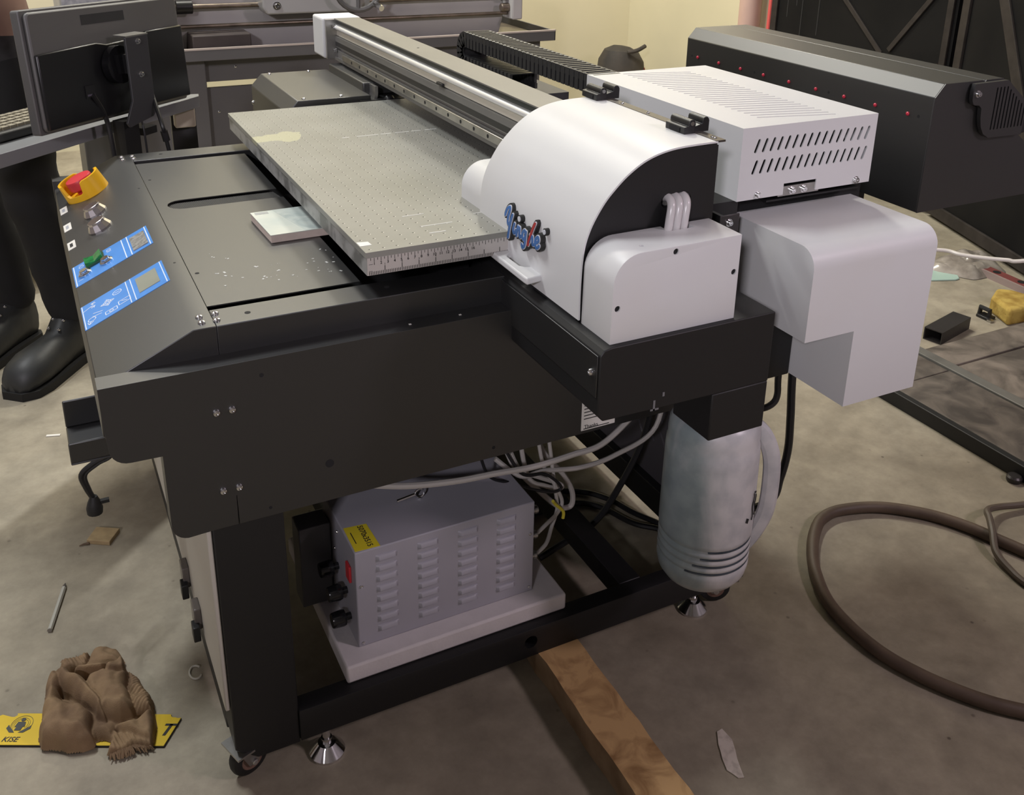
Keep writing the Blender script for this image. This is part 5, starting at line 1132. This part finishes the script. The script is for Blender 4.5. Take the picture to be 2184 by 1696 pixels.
# ================================================================== the person behind the shelf
PS = thing('person', (-.50,1.58,FZ), 'person in black trousers, brown shirt and black leather boots standing behind the monitor', 'person')
skin_m = mat('skin_brown', (.16,.085,.055), .5); trouser = mat('black_trousers', (.010,.010,.011), .85, var=.3, scale=8, bump=.2, bscale=60); shirt = mat('brown_shirt', (.26,.16,.125), .85, var=.12, scale=9); belt_m = mat('dark_knit', (.030,.028,.030), .9, var=.3, scale=40)
F1 = Vector((-.405,1.515,FZ)); F2 = Vector((-.545,1.68,FZ)); fdir = Vector((-.655,-.755,0)); side = Vector((.755,-.655,0))
J = {}
H = FZ
pel = Vector((-.485,1.615,H+.93))
J = [pel, pel+Vector((0,0,.13)), pel+Vector((0,0,.27)), pel+Vector((0,0,.42)), pel+Vector((0,0,.53)), pel+Vector((0,0,.60))+fdir*.015]          # spine 0-5
R = [(.15,.115),(.145,.11),(.16,.115),(.17,.11),(.075,.065),(.058,.058)]
E_ = [(0,1),(1,2),(2,3),(3,4),(4,5)]
for s, Ft in ((1, F1), (-1, F2)):
    i = len(J); hip = pel+side*s*.09+Vector((0,0,-.05)); ank = Ft-fdir*.09+Vector((0,0,.10)); kn_ = (hip+ank)/2+fdir*.035+Vector((0,0,.02))
    J += [hip, hip*.5+kn_*.5+Vector((0,0,.0)), kn_, kn_*.5+ank*.5-fdir*.012, ank]; R += [(.105,.105),(.092,.092),(.070,.072),(.066,.070),(.058,.062)]
    E_ += [(0,i),(i,i+1),(i+1,i+2),(i+2,i+3),(i+3,i+4)]
for s in (1, -1):
    i = len(J); shd = pel+side*s*.19+Vector((0,0,.47)); elb = shd+side*s*.06+Vector((0,0,-.28)); wr = elb+fdir*.20+Vector((0,0,-.10))-side*s*.05
    J += [shd, elb, wr, wr+fdir*.05+Vector((0,0,-.02))]; R += [(.060,.058),(.045,.045),(.032,.030),(.034,.020)]
    E_ += [(3,i),(i,i+1),(i+1,i+2),(i+2,i+3)]
    for k in range(5):
        j = len(J); a0 = wr+fdir*(.05 if k else .02)+side*((k-2.5)*.018 if k else -s*.03)+Vector((0,0,-.02)); d_ = (fdir*(1 if k else .5)+Vector((0,0,-.35))-(side*s*.5 if k == 0 else Vector((0,0,0)))).normalized(); L3 = (.045,.07,.078,.072,.058)[k]
        J += [a0+d_*L3*.5, a0+d_*L3+Vector((0,0,-.012))]; R += [(.010,.010),(.008,.008)]; E_ += [(i+3,j),(j,j+1)]
me = bpy.data.meshes.new('person_body'); me.from_pydata([tuple(p) for p in J], E_, []); body_o = bpy.data.objects.new('body', me); COL.objects.link(body_o)
sm_ = body_o.modifiers.new('skin', 'SKIN'); sm_.use_smooth_shade = True
for i, sv in enumerate(me.skin_vertices[0].data): sv.radius = R[i]; sv.use_root = (i == 0)
su = body_o.modifiers.new('sub', 'SUBSURF'); su.levels = 2; su.render_levels = 2
bpy.context.view_layer.update()
me2 = bpy.data.meshes.new_from_object(body_o.evaluated_get(bpy.context.evaluated_depsgraph_get())); body_o.modifiers.clear(); body_o.data = me2; me2.name = 'person_body'
me2.materials.clear()
for mm in (trouser, shirt, skin_m, belt_m): me2.materials.append(mm)
bm = bmesh.new(); bm.from_mesh(me2)
for v in bm.verts:      # cloth folds
    f_ = noise.noise(Vector((v.co.x*9, v.co.y*9, v.co.z*16))); v.co += v.normal*(.010*f_ if v.co.z < H+1.0 else .004*f_)
for f_ in bm.faces:
    c = f_.calc_center_median(); hz_ = c.z-H; d_ = (c-pel); lat = abs(d_.dot(side))
    f_.material_index = 0 if hz_ < .86 else (3 if hz_ < .925 else 1)
    if hz_ > 1.44: f_.material_index = 2
    if hz_ > .9 and d_.dot(fdir) > .13 and hz_ < 1.25: f_.material_index = 2
    f_.smooth = True
bm.to_mesh(me2); bm.free(); put(body_o, PS)
# head
hc = pel+Vector((0,0,.70))+fdir*.03
b = MB(); nU, nV = 20, 14; vs = []
for j in range(nV+1):
    t = PI*j/nV
    for i in range(nU):
        p = 2*PI*i/nU; x = .078*math.sin(t)*math.cos(p); y = .098*math.sin(t)*math.sin(p); z = .125*math.cos(t)
        if z < 0: x *= 1+z*2.2; y *= 1+z*1.0
        if y > .07 and abs(x) < .02 and -.035 < z < .025: y += .018*(1-abs(x)/.02)*(1-abs(z+.005)/.03)
        vs.append(hc+side*x+fdir*y+Vector((0,0,z)))
b.add(vs, [(j*nU+i, j*nU+(i+1)%nU, (j+1)*nU+(i+1)%nU, (j+1)*nU+i) for j in range(nV) for i in range(nU)]); hd = b.build('head', skin_m, PS, fix=True, angle=80)
b = MB(); hv_ = [];
for j in range(8):
    t = PI*.55*j/7
    for i in range(nU):
        p = 2*PI*i/nU; x = .084*math.sin(t)*math.cos(p); y = .104*math.sin(t)*math.sin(p)-.006; z = .130*math.cos(t)
        if y > .05 and z < .05: z = .05+.02*(y-.05)
        hv_.append(hc+side*x+fdir*y+Vector((0,0,z)))
b.add(hv_, [(j*nU+i, j*nU+(i+1)%nU, (j+1)*nU+(i+1)%nU, (j+1)*nU+i) for j in range(7) for i in range(nU)]); b.build('hair', dull_black, hd, fix=True, angle=80)
for s in (-1, 1):
    b = MB(); b.lathe([(.0001,-.006),(.009,-.003),(.011,0),(.009,.004),(.0001,.006)], hc+side*s*.030+fdir*.084+Vector((0,0,.012)), fdir, 12); b.build('eye', mat('eye', (.6,.58,.55), .2), hd)
    b = MB(); b.lathe([(.0001,-.006),(.022,-.003),(.026,.004),(.0001,.010)], hc+side*s*.078-fdir*.005, side*s, 12); b.build('ear', skin_m, hd)
b = MB(); b.obox(hc+fdir*.083+Vector((0,0,-.058)), side*.022, fdir*.006, (0,0,.005)); b.build('mouth', mat('lips', (.13,.05,.04), .5), hd, bevel=.003)
# boots
boot_m = mat('black_leather', (.022,.023,.024), .5, col2=(.035,.037,.037), scale=8, bump=.15, bscale=90); sole_m = mat('black_sole', (.008,.008,.008), .7)
def boot(Ft):
    b = MB(); secs = [(-.130,.030,.11,.03),(-.120,.042,.16,.045),(-.085,.046,.19,.0),(-.045,.046,.165,.0),(-.005,.045,.118,.0),(.045,.054,.112,.0),(.095,.060,.106,.0),(.135,.055,.094,.0),(.160,.041,.076,.0),(.171,.020,.052,.0)]
    vs = []; n = 16
    for (x, w_, h_, _) in secs:
        for k in range(n):
            a = 2*PI*k/n; yy = w_*math.cos(a); zz = h_/2+h_/2*math.sin(a); 
            if math.sin(a) < 0: yy *= 1.0; zz = max(.018, zz)
            p = Ft+fdir*x+Vector((fdir.y, -fdir.x, 0))*yy+Vector((0,0,zz)); vs.append(p)
    m_ = len(secs); fs = [(i*n+k, i*n+(k+1)%n, (i+1)*n+(k+1)%n, (i+1)*n+k) for i in range(m_-1) for k in range(n)]+[tuple(range(n))[::-1], tuple((m_-1)*n+k for k in range(n))]
    b.add(vs, fs); o = b.build('boot', boot_m, PS, fix=True, angle=70)
    s2 = []
    for (x, w_) in [(-.136,.028),(-.12,.046),(-.05,.048),(.045,.058),(.10,.064),(.145,.058),(.176,.030)]: s2.append((x, w_))
    poly = [(x, w_) for x, w_ in s2]+[(x, -w_) for x, w_ in s2[::-1]]
    q = [(Ft+fdir*x+Vector((fdir.y,-fdir.x,0))*y) for x, y in poly]; n2 = len(q); b2 = MB(); b2.add([(p.x,p.y,FZ) for p in q]+[(p.x,p.y,FZ+.022) for p in q], [tuple(range(n2)), tuple(range(n2,2*n2))]+[(i,(i+1)%n2,n2+(i+1)%n2,n2+i) for i in range(n2)]); b2.build('sole', sole_m, o, fix=True)
    for k in range(3):
        for s in (-1,1):
            p = Ft+fdir*(.015-.022*k)+Vector((fdir.y,-fdir.x,0))*s*.016+Vector((0,0,.104+.018*k)); inst('lace_eyelet', SCREW, o, p, Vector((0,0,1))+fdir*.6, scale=.9)
boot(F1); boot(F2)
